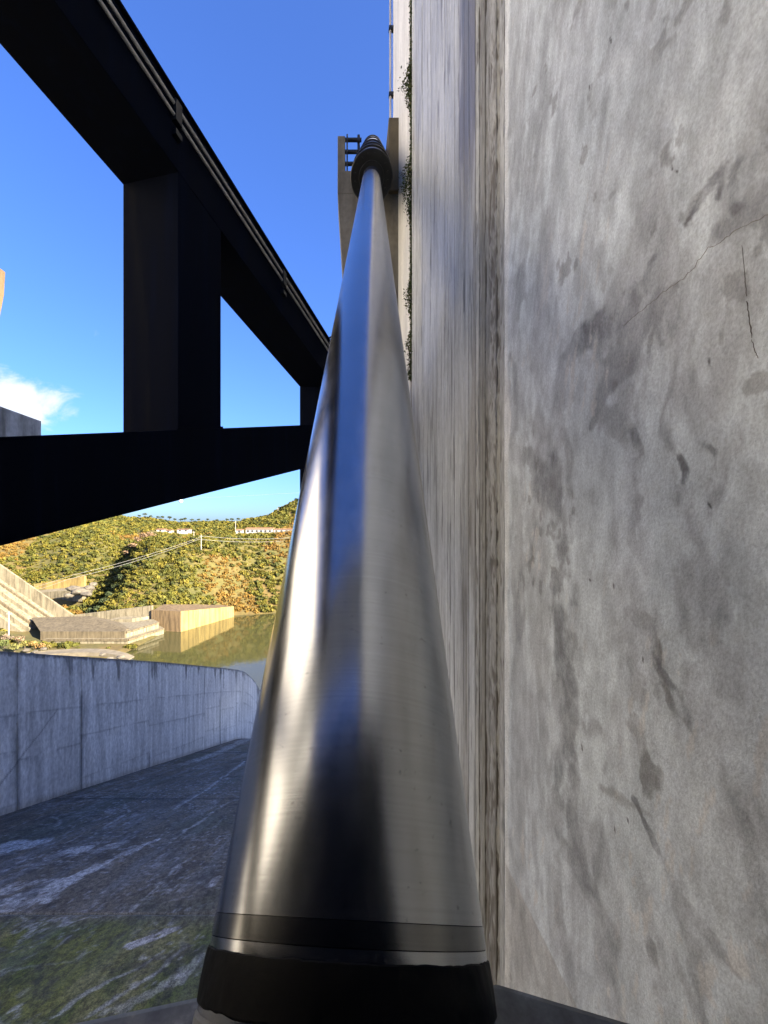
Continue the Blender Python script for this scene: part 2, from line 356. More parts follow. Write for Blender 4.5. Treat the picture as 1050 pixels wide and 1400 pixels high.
# ------------------------------------------------------------------ spillway chute floor
def floor_color(X, Y):
    n = fbm(X*1.3, Y*0.5, 31, 5, 0.6); n2 = fbm(X*6, Y*2.2, 37, 4, 0.6); n3 = fbm(X*3.5, Y*0.35, 35, 4, 0.55)
    C = np.empty(X.shape+(4,)); base = np.array([0.105,0.092,0.070])
    tone = 0.55+0.9*n*(0.5+n2)
    C[...,:3] = base*tone[...,None]
    C[...,3] = 0.35*sst(0.5, 0.75, n3)
    def mixc(mask, c):
        for k in range(3): C[...,k] = C[...,k]*(1-mask)+c[k]*mask
    # grey scoured zones with long streaks down the slope
    mixc(0.55*sst(0.5, 0.7, n3)*sst(6.9, 7.7, Y), (0.10,0.105,0.11))
    # moss in the lowest slabs near the gate
    mz = 1-sst(6.1, 6.75, Y+0.25*(n-0.5)); mixc(mz*np.clip(0.35+1.0*n2, 0, 1), (0.062,0.078,0.015))
    mixc(mz*0.8*sst(0.5, 0.62, fbm(X*1.1+4, Y*1.2, 44, 4)), (0.11,0.115,0.022))
    mixc(mz*0.7*sst(0.55, 0.7, fbm(X*2.2, Y*0.5+4, 45, 4)), (0.16,0.15,0.06))
    mixc((1-mz)*0.5*sst(0.55, 0.7, fbm(X*0.7, Y*0.35, 46, 4)), (0.045,0.055,0.033))
    wh = (0.34,0.35,0.35)
    rough = sst(0.40, 0.56, n2*0.6+0.4*fbm(X*2.0, Y*0.7, 51, 4))
    ln = lambda pts: [F(*p) for p in pts]
    for pts, w, a in [([(-20,1246),(60,1222),(150,1180),(215,1148)], [0.42,0.34,0.22,0.06], 0.95), ([(-20,1225),(50,1212),(120,1196)], [0.2,0.2,0.08], 0.8),
                      ([(-20,1168),(30,1156),(60,1148)], [0.5,0.5,0.2], 0.9), ([(75,1168),(130,1160),(175,1150)], [0.35,0.4,0.2], 0.85), ([(0,1192),(35,1182),(100,1178)], [0.08,0.12,0.06], 0.9)]:
        mixc(a*ragged(stroke(X, Y, ln(pts), [1.35*q_ for q_ in w], 61, 0.25, 1.3), X, Y, 62, (4.5, 2.2), 1.1, 0.34, 0.62)*np.clip(0.4+rough, 0, 1), wh)
    for pts, w, a in [([(180,1292),(215,1278),(240,1268)], [0.10,0.13,0.07], 0.95), ([(288,1210),(300,1200)], [0.10,0.08], 1.0)]:
        mixc(a*ragged(stroke(X, Y, ln(pts), [1.3*q_ for q_ in w], 63, 0.06, 3.0, 0.8), X, Y, 64, (9, 5), 0.9, 0.30, 0.5), (0.36,0.36,0.36))
    for pts, w, a in [([(262,1172),(240,1188),(215,1212),(180,1245)], 0.05, 0.6), ([(230,1150),(280,1120),(290,1110)], 0.07, 0.7), ([(240,1105),(285,1078),(320,1052),(335,1040)], 0.10, 0.8),
                      ([(140,1133),(175,1110),(170,1098)], 0.06, 0.6), ([(75,1130),(85,1120),(70,1116)], 0.06, 0.6), ([(105,1400),(160,1366),(220,1325),(255,1295)], 0.05, 0.75), ([(60,1395),(140,1350),(185,1325),(225,1300)], 0.035, 0.6), ([(150,1385),(230,1345),(275,1310)], 0.12, 0.45),
                      ([(0,1330),(110,1312)], 0.03, 0.3), ([(250,1045),(300,1030),(330,1012)], 0.5, 0.5), ([(265,1040),(325,1018),(345,1008)], 0.4, 0.6)]:
        mixc(a*ragged(stroke(X, Y, ln(pts), 1.3*w, 65, 0.10, 2.0), X, Y, 66, (8, 4), 1.0, 0.30, 0.65), (0.30,0.31,0.30))
    # fine lime-filled cracks, flaked skin and cross scratches
    for f, sd_, a in (((0.9,0.55), 75, 0.65), ((2.1,1.1), 76, 0.45)):
        rd = 1-np.abs(2*fbm(X*f[0]+3, Y*f[1], sd_, 5, 0.55)-1); mixc(a*sst(0.972, 0.992, rd)*sst(0.46, 0.6, fbm(X*0.7, Y*0.4, sd_+20, 3)), (0.30,0.31,0.31))
    mixc(0.55*sst(0.60, 0.66, fbm(X*5, Y*9, 77, 4, 0.65))*sst(0.50, 0.62, fbm(X*0.6, Y*0.35, 78, 3)), (0.24,0.25,0.255))
    mixc(0.6*sst(0.57, 0.66, fbm(X*4+9, Y*3, 79, 5, 0.65)), (0.035,0.034,0.03))
    # scattered pale specks
    mixc(0.45*sst(0.80, 0.9, fbm(X*14, Y*6, 71, 3)+0.15)*sst(0.5, 0.62, fbm(X*0.8, Y*0.5, 73)), (0.30,0.31,0.33))
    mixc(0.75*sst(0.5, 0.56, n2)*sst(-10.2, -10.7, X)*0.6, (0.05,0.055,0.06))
    return np.clip(C, 0.005, 1)
chute = empty('chute_floor', (-5, 15, fl_z(15).item())); chute['kind'] = 'structure'
edges = [1.2, 3.25, 6.63, 10.5, 14.5, 18.7, 23.1, 27.8, 33.2, 39.3, 47.8]
for y0, y1 in zip(edges[:-1], edges[1:]):
    ny = 90 if y0 < 15 else 40; xs = np.linspace(-11.0, 0.88, 300 if y0 < 15 else 170); ys = np.linspace(y0+0.012, y1-0.012, ny)
    X, Y = np.meshgrid(xs, ys, indexing='ij'); C = floor_color(X, Y)
    j = np.minimum(Y-y0, y1-Y); wj = sst(0.0, 0.05+0.001*y0, j)[...,None]; C[...,:3] = C[...,:3]*wj+np.array([0.13,0.14,0.14])*(1-wj)*np.where(y0 < 7, 1, 0.5)+0.02*(1-wj)
    Z = fl_z(Y)+0.012*(fbm(X*2, Y*2, 81)-0.5)+random.uniform(-0.012, 0.012)
    sheet('slab', np.stack([X,Y,Z],-1), C, M['floor'], chute, (0,0,-0.3))
ys = np.linspace(1.2, 66, 90); xs = np.array([-11.5, 1.2]); X, Y = np.meshgrid(xs, ys, indexing='ij')
C = np.ones(X.shape+(4,))*0.03
o = sheet('chute_bed', np.stack([X,Y,fl_z(Y)-0.06],-1), C, M['floor'], chute, (0,0,-3.0))

# ------------------------------------------------------------------ left training wall of the chute
TX = -11.0
def top_z(Y): return np.interp(Y, [0,12.34,23.1,33.9,38.6,40.9,43.2,45.5,47.8,50.9,55.5,69.4], [0.9,-3.66,-7.5,-11.5,-13.3,-14.3,-15.6,-17.1,-19,-22.5,-29,-56])
tw = empty('training_wall', (TX, 15, fl_z(15).item()), 'long streaked grey concrete training wall along the far edge of the chute', 'wall')
wedges = [3.1, 7.3, 13.0, 16.1, 21.5, 29.7, 33.2, 37.8, 46.3, 58.6]
for i, (y0, y1) in enumerate(zip(wedges[:-1], wedges[1:])):
    ny = int((y1-y0)/(0.035 if y0 < 23 else 0.07)); nz = 120 if y0 < 34 else 60
    ys = np.linspace(y0+0.02, y1-0.02, ny); v = np.linspace(0, 1, nz); Yg, Vg = np.meshgrid(ys, v, indexing='ij')
    zt = top_z(Yg); zb = fl_z(Yg)-0.1; Z = zb+(zt-zb)*Vg; d = zt-Z
    n = fbm(Yg*0.5, Z*0.4, 101, 5); st = fbm(Yg*2.6, Z*0.22, 103, 5, 0.6); dr = vn(Yg*2.2, Z*0.05+i, 107); fr = fbm(Yg*7, Z*0.5, 109, 3)
    tone = 0.78+0.30*n+0.30*(st-0.5)+0.10*(random.random()-0.5)
    C = np.empty(Yg.shape+(4,)); C[...,:3] = np.array([0.75,0.745,0.72])*tone[...,None]; C[...,3] = 0.0
    def mk(mask, c):
        for k in range(3): C[...,k] = C[...,k]*(1-mask)+c[k]*mask
    dr = 0.6*dr+0.4*fbm(Yg*3.1, Z*0.08+i*5, 127, 4, 0.6); L = 0.12+3.2*sst(0.55, 0.9, dr)*fr*1.5
    mk(0.75*ragged(1-sst(L*0.15, L*1.5+0.08, d), Yg, Z, 131, (8, 0.9), 0.9, 0.30, 0.62)*np.clip(0.25+1.2*fr, 0, 1), (0.07,0.07,0.07))
    mk(0.75*(1-sst(0.0, 0.12, d)), (0.05,0.05,0.05))
    # streaks beside the joints
    j = np.minimum(Yg-y0, y1-Yg); mk(0.55*(1-sst(0.02, 0.30*fr+0.04, j))*sst(0.3, 0.6, fbm(Yg*2, Z*0.7, 113)), (0.05,0.05,0.05))
    # cold joints running with the slope
    for h, a in ((2.05, 0.55), (3.55, 0.6), (5.3, 0.4)):
        hh = h+0.06*(vn(Yg*0.8, i*3.1+h, 117)-0.5)+(-0.35 if i % 2 else 0.0)*(h > 3); q = np.abs(d-hh); mk(0.6*a*(1-sst(0.01, 0.05, q))*sst(0.25, 0.5, fbm(Yg*1.5, h+Z*0, 119)), (0.10,0.10,0.10))
        mk(0.35*(1-sst(0.0, 0.5, d-hh))*(d > hh)*sst(0.5, 0.75, fr), (0.16,0.16,0.16))
    if y0 in (7.3, 13.0):
        mk(0.6*stroke(Yg, Z, [(11.6,-8.2),(13.3,-7.4),(14.8,-6.6)], 0.05, 3, 0.05, 2), (0.09,0.09,0.09))
    # browner foot of the wall, darker towards the bottom
    mk(0.55*(1-sst(0.0, 0.28, Z-zb-0.1+0.15*(n-0.5))), (0.30,0.27,0.22)); mk(0.3*(1-sst(0.3, 1.6, Z-zb))*st, (0.20,0.21,0.22))
    Xg = TX+0.012*(fbm(Yg*1.1, Z*1.1, 121, 3)-0.5)*2+0.01*(np.floor(Yg/0.6) % 2)*0.3+random.uniform(-0.015, 0.015)
    sheet('panel', np.stack([Xg+0*Yg,Yg,Z],-1), np.clip(C, 0.01, 1), M['training'], tw, (-0.25,0,0), flip=True)
core = MB()
ys = [3.1,12.34,23.1,33.9,38.6,40.9,43.2,45.5,47.8,50.9,55.5,58.6]
for a, b in zip(ys[:-1], ys[1:]):
    za, zb_ = float(top_z(a))-0.03, float(top_z(b))-0.03; fa, fb = float(fl_z(a))-2, float(fl_z(b))-2
    core.hexa([(TX-0.75,a,fa),(TX-0.1,a,fa),(TX-0.1,b,fb),(TX-0.75,b,fb),(TX-0.75,a,za),(TX-0.1,a,za),(TX-0.1,b,zb_),(TX-0.75,b,zb_)])
core.build('core', M['conc'], tw)

# ------------------------------------------------------------------ concrete pier on the right
pier = empty('concrete_pier', (2.2, 5, -24), 'tall stained grey concrete pier wall with a weathered board joint beside the steel rod', 'pier')
MB().box(WX+0.05, 3.6, -4.3, 8.52, -24, 9.05).build('core', M['conc'], pier)
MB().box(WX+0.05, 3.6, 1.35, 8.52, 9.05, 12.3).build('upper_core', M['conc'], pier)
def mix_into(C, mask, c):
    for k in range(3): C[...,k] = C[...,k]*(1-mask)+c[k]*mask
def wall_x(u, v): return WX+0.004*(fbm(u*22, v*14, 205, 4, 0.6)-0.5)+0.010*(fbm(u*3.2+v*0.9, v*1.1, 203, 5, 0.6)-0.5)
def near_panel():
    ys = np.concatenate([np.linspace(-1.5, 0.73, 14), np.linspace(0.76, 2.314, 260)]); zs = np.concatenate([np.linspace(-24,-2.75,16), np.linspace(-2.7, 3.2, 760), np.linspace(3.3, 9.0, 50)])
    Y, Z = np.meshgrid(ys, zs, indexing='ij')
    u, v = Y, Z
    big = fbm(u*0.9, v*0.55, 201, 5); mid = fbm(u*3.2+v*0.9, v*1.1, 203, 5, 0.6); fine = fbm(u*22, v*14, 205, 4, 0.6)
    k = 0.55*sst(-0.3, 1.4, v)                                     # the upper lifts carry slanting float marks
    diag = fbm((u+0.30*v)*9, (v-0.30*u)*1.3, 207, 5, 0.62); tone = 0.78+0.42*big+0.38*(mid-0.5)+0.25*(fine-0.5)+k*1.15*(diag-0.5)
    C = np.empty(Y.shape+(4,)); C[...,:3] = np.array([0.62,0.66,0.665])*tone[...,None]; C[...,3] = 0.0
    slate = (0.17,0.172,0.178); slate2 = (0.26,0.262,0.265)
    warp = lambda pts, w, a, c, s, wp=0.05, wf=5.0, soft=1.0: mix_into(C, a*ragged(stroke(u, v, [WP(*p) for p in pts], [1.9*q_ for q_ in (w if hasattr(w,'__len__') else [w]*len(pts))], s, wp*1.6, wf, 1.0), u, v, s+9, (11, 7), 1.0, 0.30, 0.72)*np.clip(0.45+0.9*fbm(u*30, v*22, s+19, 3, 0.6), 0, 1), c)
    # vein of grey laitance running down beside the joint
    warp([(735,590),(748,660),(770,760),(768,880),(772,980),(768,1100),(782,1170),(830,1270),(850,1420)], [0.10,0.13,0.09,0.085,0.09,0.08,0.09,0.07,0.06], 0.85, slate2, 211, 0.06, 4)
    warp([(760,800),(766,900),(772,1000),(764,1080)], [0.04,0.05,0.05,0.03], 0.6, slate, 213, 0.04, 6)
    warp([(758,1100),(760,1220),(778,1340)], [0.07,0.06,0.05], 0.75, slate2, 215, 0.05, 6)
    warp([(775,1160),(815,1240),(845,1300)], [0.05,0.05,0.03], 0.75, slate, 216, 0.05, 6)
    warp([(700,600),(740,690),(720,780)], [0.06,0.10,0.05], 0.6, slate2, 217, 0.09, 6)
    warp([(700,380),(705,450),(700,520)], [0.07,0.10,0.06], 0.5, slate2, 218, 0.08, 4)
    warp([(745,130),(735,220),(728,300)], [0.04,0.06,0.04], 0.4, slate2, 219, 0.06, 4)
    # slanting dark stain with the crack
    warp([(885,350),(862,395),(830,440),(795,470),(772,492)], [0.02,0.07,0.08,0.06,0.03], 0.95, slate, 221, 0.05, 7)
    warp([(905,400),(870,450),(835,510),(812,570)], [0.03,0.06,0.05,0.03], 0.75, slate2, 223, 0.06, 7)
    warp([(860,560),(868,620),(874,690),(872,745)], [0.03,0.02,0.022,0.02], 0.8, slate, 225, 0.04, 8)
    warp([(830,580),(850,590),(862,600)], [0.05,0.05,0.03], 0.6, slate2, 226, 0.05, 8)
    warp([(990,225),(965,260),(938,300)], [0.012,0.016,0.008], 1.0, slate, 227, 0.012, 14)
    warp([(985,235),(983,270)], [0.012,0.006], 1.0, slate, 228, 0.01, 14); warp([(1002,270),(1006,292)], [0.01,0.012], 0.95, slate, 229, 0.008, 14); warp([(1010,225),(1000,250)], 0.01, 0.7, slate, 230, 0.01, 14)
    warp([(1060,290),(1010,305),(970,330)], [0.05,0.04,0.02], 0.7, slate2, 231, 0.03, 10)
    warp([(928,620),(940,640),(935,660)], [0.012,0.014,0.008], 0.95, slate, 233, 0.01, 16); warp([(958,605),(975,620),(972,650),(955,668)], [0.008,0.01,0.01,0.008], 0.9, slate, 234, 0.01, 16)
    warp([(980,740),(985,780),(1000,800)], [0.02,0.02,0.01], 0.5, slate2, 235, 0.02, 12)
    # veins lower on the wall
    brown = (0.21,0.198,0.18)
    warp([(860,838),(885,848),(895,880),(905,930),(925,970),(948,995)], [0.015,0.022,0.022,0.014,0.014,0.006], 0.9, brown, 241, 0.02, 12)
    warp([(898,900),(925,940),(940,985)], [0.01,0.012,0.008], 0.8, slate, 242, 0.02, 12)
    warp([(872,1000),(885,1040),(878,1075)], [0.03,0.035,0.015], 0.75, brown, 243, 0.04, 10)
    warp([(868,890),(872,930),(868,965)], [0.01,0.015,0.01], 0.6, brown, 244, 0.03, 10)
    warp([(870,1095),(885,1130),(912,1190),(950,1250),(985,1300),(1010,1330)], [0.012,0.012,0.016,0.02,0.016,0.01], 0.85, slate, 245, 0.02, 10)
    warp([(820,1075),(850,1105),(880,1108)], [0.02,0.02,0.01], 0.5, brown, 246, 0.03, 10)
    warp([(990,1240),(1040,1280),(1060,1290)], [0.02,0.03,0.03], 0.5, slate2, 247, 0.03, 10); warp([(930,1330),(960,1390),(970,1420)], [0.03,0.03,0.03], 0.6, slate2, 248, 0.03, 10)
    warp([(1020,1090),(1050,1130),(1060,1160)], [0.03,0.04,0.04], 0.45, brown, 249, 0.04, 8); warp([(1010,1000),(1045,1010)], 0.03, 0.4, slate2, 250, 0.03, 9)
    # pale washed areas
    for pts, w, a, s in [([(720,850),(725,950),(722,1050)], 0.10, 0.6, 251), ([(850,760),(830,860),(850,960),(845,1050)], [0.06,0.10,0.08,0.05], 0.5, 252), ([(930,540),(970,520)], 0.12, 0.4, 253), ([(740,400),(760,520)], 0.10, 0.35, 254), ([(810,1150),(870,1250),(900,1350)], 0.05, 0.5, 255), ([(860,90),(820,240),(800,330)], 0.09, 0.4, 256), ([(1000,100),(960,200)], 0.06, 0.35, 257)]:
        warp(pts, w, a, (0.66,0.685,0.69), s, 0.10, 4)
    # marbled laitance veins and washed patches over the whole face
    wv = fbm(u*1.6+0.5*v, v*0.9, 281, 4); rid = 1-np.abs(2*fbm(u*2.6+1.3*wv, v*0.8+0.9*wv, 283, 5, 0.58)-1)
    low = 1-sst(0.2, 1.2, v); mix_into(C, (0.25+0.35*low)*sst(0.88, 0.985, rid)*sst(0.40, 0.60, fbm(u*9, v*6, 285, 5, 0.65)), (0.27,0.272,0.275))
    mix_into(C, 0.5*sst(0.50, 0.62, fbm(u*3.1+wv*2, v*1.3, 287, 6, 0.6)), (0.68,0.71,0.72))
    mix_into(C, 0.45*sst(0.54, 0.66, fbm(u*3.7+7, v*1.5-wv*2, 289, 6, 0.62)), (0.33,0.332,0.335))
    mix_into(C, 0.30*sst(0.2, 1.0, v)*sst(0.55, 0.68, fbm((u+0.32*v)*14, (v-0.3*u)*1.1, 291, 5, 0.6)), (0.32,0.325,0.335))
    # flaky white scuffs
    mix_into(C, 0.7*sst(0.63, 0.70, fbm((u+0.2*v)*30, v*9, 261, 4, 0.6))*sst(0.42, 0.6, fbm(u*2, v*1.2, 263)), (0.64,0.62,0.58))
    mix_into(C, 0.5*sst(0.66, 0.72, fbm(u*17+3, v*12, 265, 3, 0.55))*sst(0.5, 0.62, fbm(u*2.5, v*1.6+7, 267)), (0.2,0.19,0.18))
    # pale arris beside the joint, brown unstained wedge at the foot
    lip = 2.26+0.045*(vn(v*3.0, v*0, 271)-0.5)+0.02*(vn(v*14, v*0, 272)-0.5); mix_into(C, 0.75*sst(lip-0.03, lip+0.01, u), (0.80,0.80,0.77))
    lip2 = inpoly(u, v, [WP(691,1180), WP(689,1420), WP(810,1420)]); mix_into(C, 0.45*lip2, (0.36,0.33,0.28))
    mix_into(C, 0.3*stroke(u, v, [WP(691,1180), WP(775,1365)], 0.02, 273, 0.02, 9), (0.6,0.58,0.55))
    # bug holes
    for p, r in [((795,1020),0.011),((835,50),0.007),((918,226),0.007),((924,232),0.006),((805,118),0.006),((806,790),0.006),((838,798),0.006),((858,1118),0.006),((840,1130),0.006),((968,492),0.005),((1030,745),0.005),((970,690),0.005),((880,900),0.006)]:
        mix_into(C, stroke(u, v, [WP(*p), WP(p[0]+1, p[1]+6)], r*0.62, 281, 0.006, 60, 0.8), (0.09,0.085,0.08))
    X = wall_x(Y, Z)
    sheet('near_panel', np.stack([X,Y,Z],-1), np.clip(C, 0.01, 1), M['pier'], pier, (0.08,0,0), flip=False)
near_panel()
# weathered joint: a recess filled with rough uneven strips
jy = [2.33, 2.40, 2.47, 2.58, 2.68, 2.74, 2.80, 2.87]
for i, (y0, y1) in enumerate(zip(jy[:-1], jy[1:])):
    ys = np.linspace(y0+0.0008, y1-0.0008, 12); zs = np.linspace(-9, 9, 700); Y, Z = np.meshgrid(ys, zs, indexing='ij')
    n = fbm(Y*40, Z*3.0, 301+i, 4, 0.6); n2 = fbm(Y*26, Z*(11.0 if i < 3 else 5.0), 311, 5, 0.65); n3 = fbm(Y*4, Z*0.5, 315, 4)
    base = [np.array([0.50,0.50,0.47]), np.array([0.42,0.41,0.36]), np.array([0.46,0.455,0.42])][i % 3]
    C = np.empty(Y.shape+(4,)); C[...,:3] = base*((0.45+0.55*n+0.9*(n2-0.35))*(0.72 if i in (3,4,5) else 1.0))[...,None]; C[...,3] = 0
    mix_into(C, 0.85*sst(0.52, 0.64, n2*0.6+n3*0.4+(0.06 if i in (2,3) else -0.02)), (0.11,0.095,0.075))
    mix_into(C, 0.55*sst(0.6, 0.2, np.minimum(Y-y0, y1-Y)/0.02)*sst(0.45, 0.6, n2), (0.08,0.07,0.055))
    X = WX+[0.004,0.014,0.008,0.016,0.008,0.012,0.006][i]+0.030*(n2-0.5)*(1 if i in (1,2,3) else 0.4)
    sheet('joint_strip', np.stack([X,Y,Z],-1), np.clip(C, 0.01, 1), M['boards'], pier, (0.07,0,0))
# board-marked lift beyond the joint: every board mark its own strip
by = [2.885]
while by[-1] < 5.78: by.append(by[-1]+random.choice([0.12,0.15,0.15,0.19]))
by[-1] = 5.88
for i, (y0, y1) in enumerate(zip(by[:-1], by[1:])):
    ys = np.linspace(y0+0.0015, y1-0.0015, 8); zs = np.linspace(-12, 12.3, 600); Y, Z = np.meshgrid(ys, zs, indexing='ij')
    n = fbm(Y*34, Z*0.5, 331+i, 4, 0.6); n2 = fbm(Y*5, Z*0.7, 351, 5, 0.6); n3 = fbm(Y*1.1+1, Z*0.3, 353, 4)
    C = np.empty(Y.shape+(4,)); C[...,:3] = np.array([0.53,0.545,0.54])*(0.80+0.17*n+0.60*(n2-0.4)+random.uniform(-0.015, 0.015))[...,None]; C[...,3] = 0
    wet = sst(0.42, 0.6, n3+0.16*sst(1.0, 5.0, Z)-0.10*np.abs(Y-3.9))*sst(0.4, 3.2, Z)*(0.4+0.6*n)
    mix_into(C, 0.40*wet, (0.22,0.235,0.26)); C[...,3] = np.clip(wet*1.0, 0, 1)
    mix_into(C, 0.5*(1-sst(0.0, 0.012, Y-y0))*sst(0.50, 0.66, fbm(Z*0.9, Z*0+i*7.3, 355)), (0.16,0.145,0.13))
    mix_into(C, 0.8*sst(1.9, 3.4, Z+0.8*(n3-0.5))*ragged(sst(0.95, 0.0, np.abs(Y-3.05)/0.42), Y, Z, 365, (9, 0.8), 1.0, 0.25, 0.6), (0.085,0.09,0.105))
    mix_into(C, 0.7*sst(0.60, 0.68, fbm(Y*16, Z*0.35, 367, 4, 0.6))*sst(0.45, 0.6, fbm(Y*3, Z*0.8, 369, 3)), (0.15,0.145,0.14))
    mix_into(C, 0.6*sst(0.68, 0.74, fbm(Y*30, Z*1.6, 357, 3)), (0.10,0.095,0.09))
    mix_into(C, 0.35*sst(0.50, 0.66, fbm(Y*2.6+3, Z*0.22, 359, 5, 0.6)), (0.28,0.275,0.265)); mix_into(C, 0.5*sst(2.0, 0.0, (Y-2.88)/0.35)*sst(0.45, 0.6, fbm(Y*7, Z*0.6, 361, 4)), (0.20,0.175,0.14))
    X = WX+0.006+random.uniform(-0.0018, 0.0018)+0.005*(n2-0.5)
    sheet('board_mark', np.stack([X,Y,Z],-1), np.clip(C, 0.01, 1), M['boards'], pier, (0.07,0,0))
ys = np.linspace(6.06, 8.5, 40); zs = np.linspace(-12, 12.3, 300); Y, Z = np.meshgrid(ys, zs, indexing='ij')
n = fbm(Y*14, Z*0.5, 371, 4, 0.6); n2 = fbm(Y*2, Z*0.6, 373, 5); C = np.empty(Y.shape+(4,)); C[...,:3] = np.array([0.62,0.61,0.575])*(0.6+0.4*n+0.4*n2)[...,None]; C[...,3] = 0.15
sheet('end_panel', np.stack([WX+0.01*(n2-0.5),Y,Z],-1), np.clip(C, 0.01, 1), M['boards'], pier, (0.07,0,0))
# crack and drips on the near panel
def wall_strip(name, pts, w, mat, proud, jit=0.004, sub=6):
    P = []
    for (a, b), (c, d) in zip(pts[:-1], pts[1:]):
        for k in range(sub): t_ = k/sub; P.append((a+(c-a)*t_+random.uniform(-jit,jit), b+(d-b)*t_+random.uniform(-jit,jit)))
    P.append(pts[-1]); mb = MB(); n = len(P)
    pts3 = []
    for i, (y, z) in enumerate(P):
        a = P[max(i-1,0)]; c = P[min(i+1,n-1)]; d = Vector((c[0]-a[0], c[1]-a[1])).normalized(); ww = w*random.uniform(0.5, 1.2)*(0.35 if i in (0,n-1) else 1)
        for s in (-1, 1):
            for x in (-proud, 0.01): yy, zz = y-s*d.y*ww, z+s*d.x*ww; pts3.append((float(wall_x(yy, zz))+x, yy, zz))
    fs = []
    for i in range(n-1):
        q = i*4; r_ = q+4; fs += [(q,q+2,r_+2,r_), (q,r_,r_+1,q+1), (q+2,q+3,r_+3,r_+2)]
    mb.poly(pts3, fs); return mb.build(name, mat, pier)
wall_strip('crack', [WP(*p) for p in [(1075,285),(1040,298),(1003,316),(985,330),(965,340),(948,365),(930,384),(906,400),(893,412),(872,428),(852,446)]], 0.0006, M['crack'], 0.0008, 0.003)
wall_strip('drip', [WP(*p) for p in [(1014,335),(1018,375),(1021,405)]], 0.0005, M['tar'], 0.0009, 0.001)
wall_strip('drip', [WP(*p) for p in [(1021,412),(1024,435),(1028,462)]], 0.0011, M['tar'], 0.0009, 0.001)
wall_strip('drip', [WP(*p) for p in [(1028,464),(1033,480),(1037,490)]], 0.0007, M['tar'], 0.0009, 0.001)
# concrete corbel that carries the cylinder
cb = MB(); y0, y1 = 7.52, 8.2
foot = [(-0.255,6.48),(-0.17,5.1),(-0.08,3.9),(0.05,2.9),(0.95,2.0),(0.95,6.48)]
cb.poly([(x,y0,z) for x,z in foot]+[(x,y1,z) for x,z in foot], [tuple(range(6)), tuple(range(11,5,-1))]+[(i,(i+1)%6,6+(i+1)%6,6+i) for i in range(6)])
corb = cb.build('corbel', M['conc_brown'], pier, bevel=0.015)
MB().box(-0.258,0.07,7.522,8.197,6.481,6.92).build('cheek', M['conc_brown'], corb, bevel=0.015)
MB().box(0.71,0.95,7.45,8.18,6.481,7.86).build('cheek', M['conc_dark'], corb, bevel=0.015)
MB().box(-0.257,-0.115,7.56,8.05,6.921,7.62).build('post', M['conc_brown'], corb, bevel=0.01)
# small plants rooted in the vertical joint
def joint_plants():
    N = 22000; z = RNG.uniform(0.6, 11.5, N); dens = fbm(z*0.9, z*0+3.3, 401, 4); bulk = fbm(z*2.2, z*0+8.1, 402, 3)
    z = z[dens > 0.30+0.10*(z > 8.2)]; bulk = fbm(z*2.2, z*0+8.1, 402, 3); n = len(z)
    o_ = np.abs(RNG.normal(0, 1, n))*(0.016+0.16*np.clip(bulk-0.42, 0, 1)); P = np.stack([WX+0.03-o_, 5.95+RNG.normal(0, 0.05, n), z], -1)
    a = RNG.normal(size=(n,3)); a /= np.linalg.norm(a, axis=1)[:,None]; c = np.cross(a, RNG.normal(size=(n,3))); c /= np.linalg.norm(c, axis=1)[:,None]; sz = RNG.uniform(0.008, 0.022, n)[:,None]
    V = np.stack([P-a*sz, P+c*sz*0.5, P+a*sz, P-c*sz*0.5], 1).reshape(-1,3); Fq = np.arange(4*n).reshape(-1,4)
    base = np.where(RNG.random((n,1)) < 0.75, np.array([[0.04,0.06,0.016]]), np.array([[0.09,0.085,0.035]]))*RNG.uniform(0.6, 1.4, (n,1)); C = np.ones((n,4,4)); C[...,:3] = base[:,None,:]
    o = raw_mesh('joint_plants', V, Fq, M['moss'], None, C.reshape(-1,4), smooth=False); o['kind'] = 'stuff'; tag(o, 'dark green moss and small plants growing in the vertical wall joint', 'plants')
joint_plants()
MB().box(WX+0.02, WX+0.06, 5.86, 6.08, -12, 12.25).build('joint_filler', M['crack'], pier)
# thin conduit up the pier's far arris
cd = empty('conduit_pipe', (0.83, 8.4, 0.0), 'thin grey conduit clipped up the outer edge of the concrete pier', 'pipe')
MB().tube([(0.835,8.4,-2),(0.835,8.4,5),(0.835,8.4,12.0)], 0.022, 8).build('pipe', M['conduit'], cd, smooth=True)
for z in (4.2, 6.0, 7.9, 9.3, 10.7, 11.8): MB().box(0.80, 0.95, 8.36, 8.44, z, z+0.07).build('clip', M['black_gland'], cd)

# ------------------------------------------------------------------ the radial gate: arms, columns, skin
ARX, ARM = -2.33, 0.389                       # right faces of the arms: X = ARX + ARM*Y
gate = empty('radial_gate', (-2.4, -0.3, -3.6), 'black steel radial spillway gate with two box arms joined by upright box columns', 'gate')
sd = Vector((-1, ARM, 0)).normalized()
def upz(Y): return 2.588-0.2204*(Y-2.823)       # underside of the upper arm
def loz(Y): return -0.055+0.2956*(Y-1.828)      # underside of the lower arm
def beam(name, zf, h0, h1, Ya, Yb, w, inset=0.0, lift=0.0, parent=gate, mat='black_steel', bevel=0.006, roll=0.0):
    mb = MB(); P = []
    for z_ in (0, 1):
        for Y, h in ((Ya,h0),(Yb,h1)):
            a = Vector((ARX+ARM*Y, Y, zf(Y)+lift+z_*h))+sd*inset; P += [a, a+sd*w+Vector((0,0,roll))]
    p = P; pts = [p[1],p[0],p[2],p[3],p[5],p[4],p[6],p[7]]
    return mb.hexa(pts).build(name, M[mat], parent, bevel=bevel)
ua = beam('upper_arm', upz, 0.50, 0.50, -0.35, 7.0, 0.555, roll=0.09)
la = beam('lower_arm', loz, 0.505, 0.505, -0.35, 7.0, 0.555)
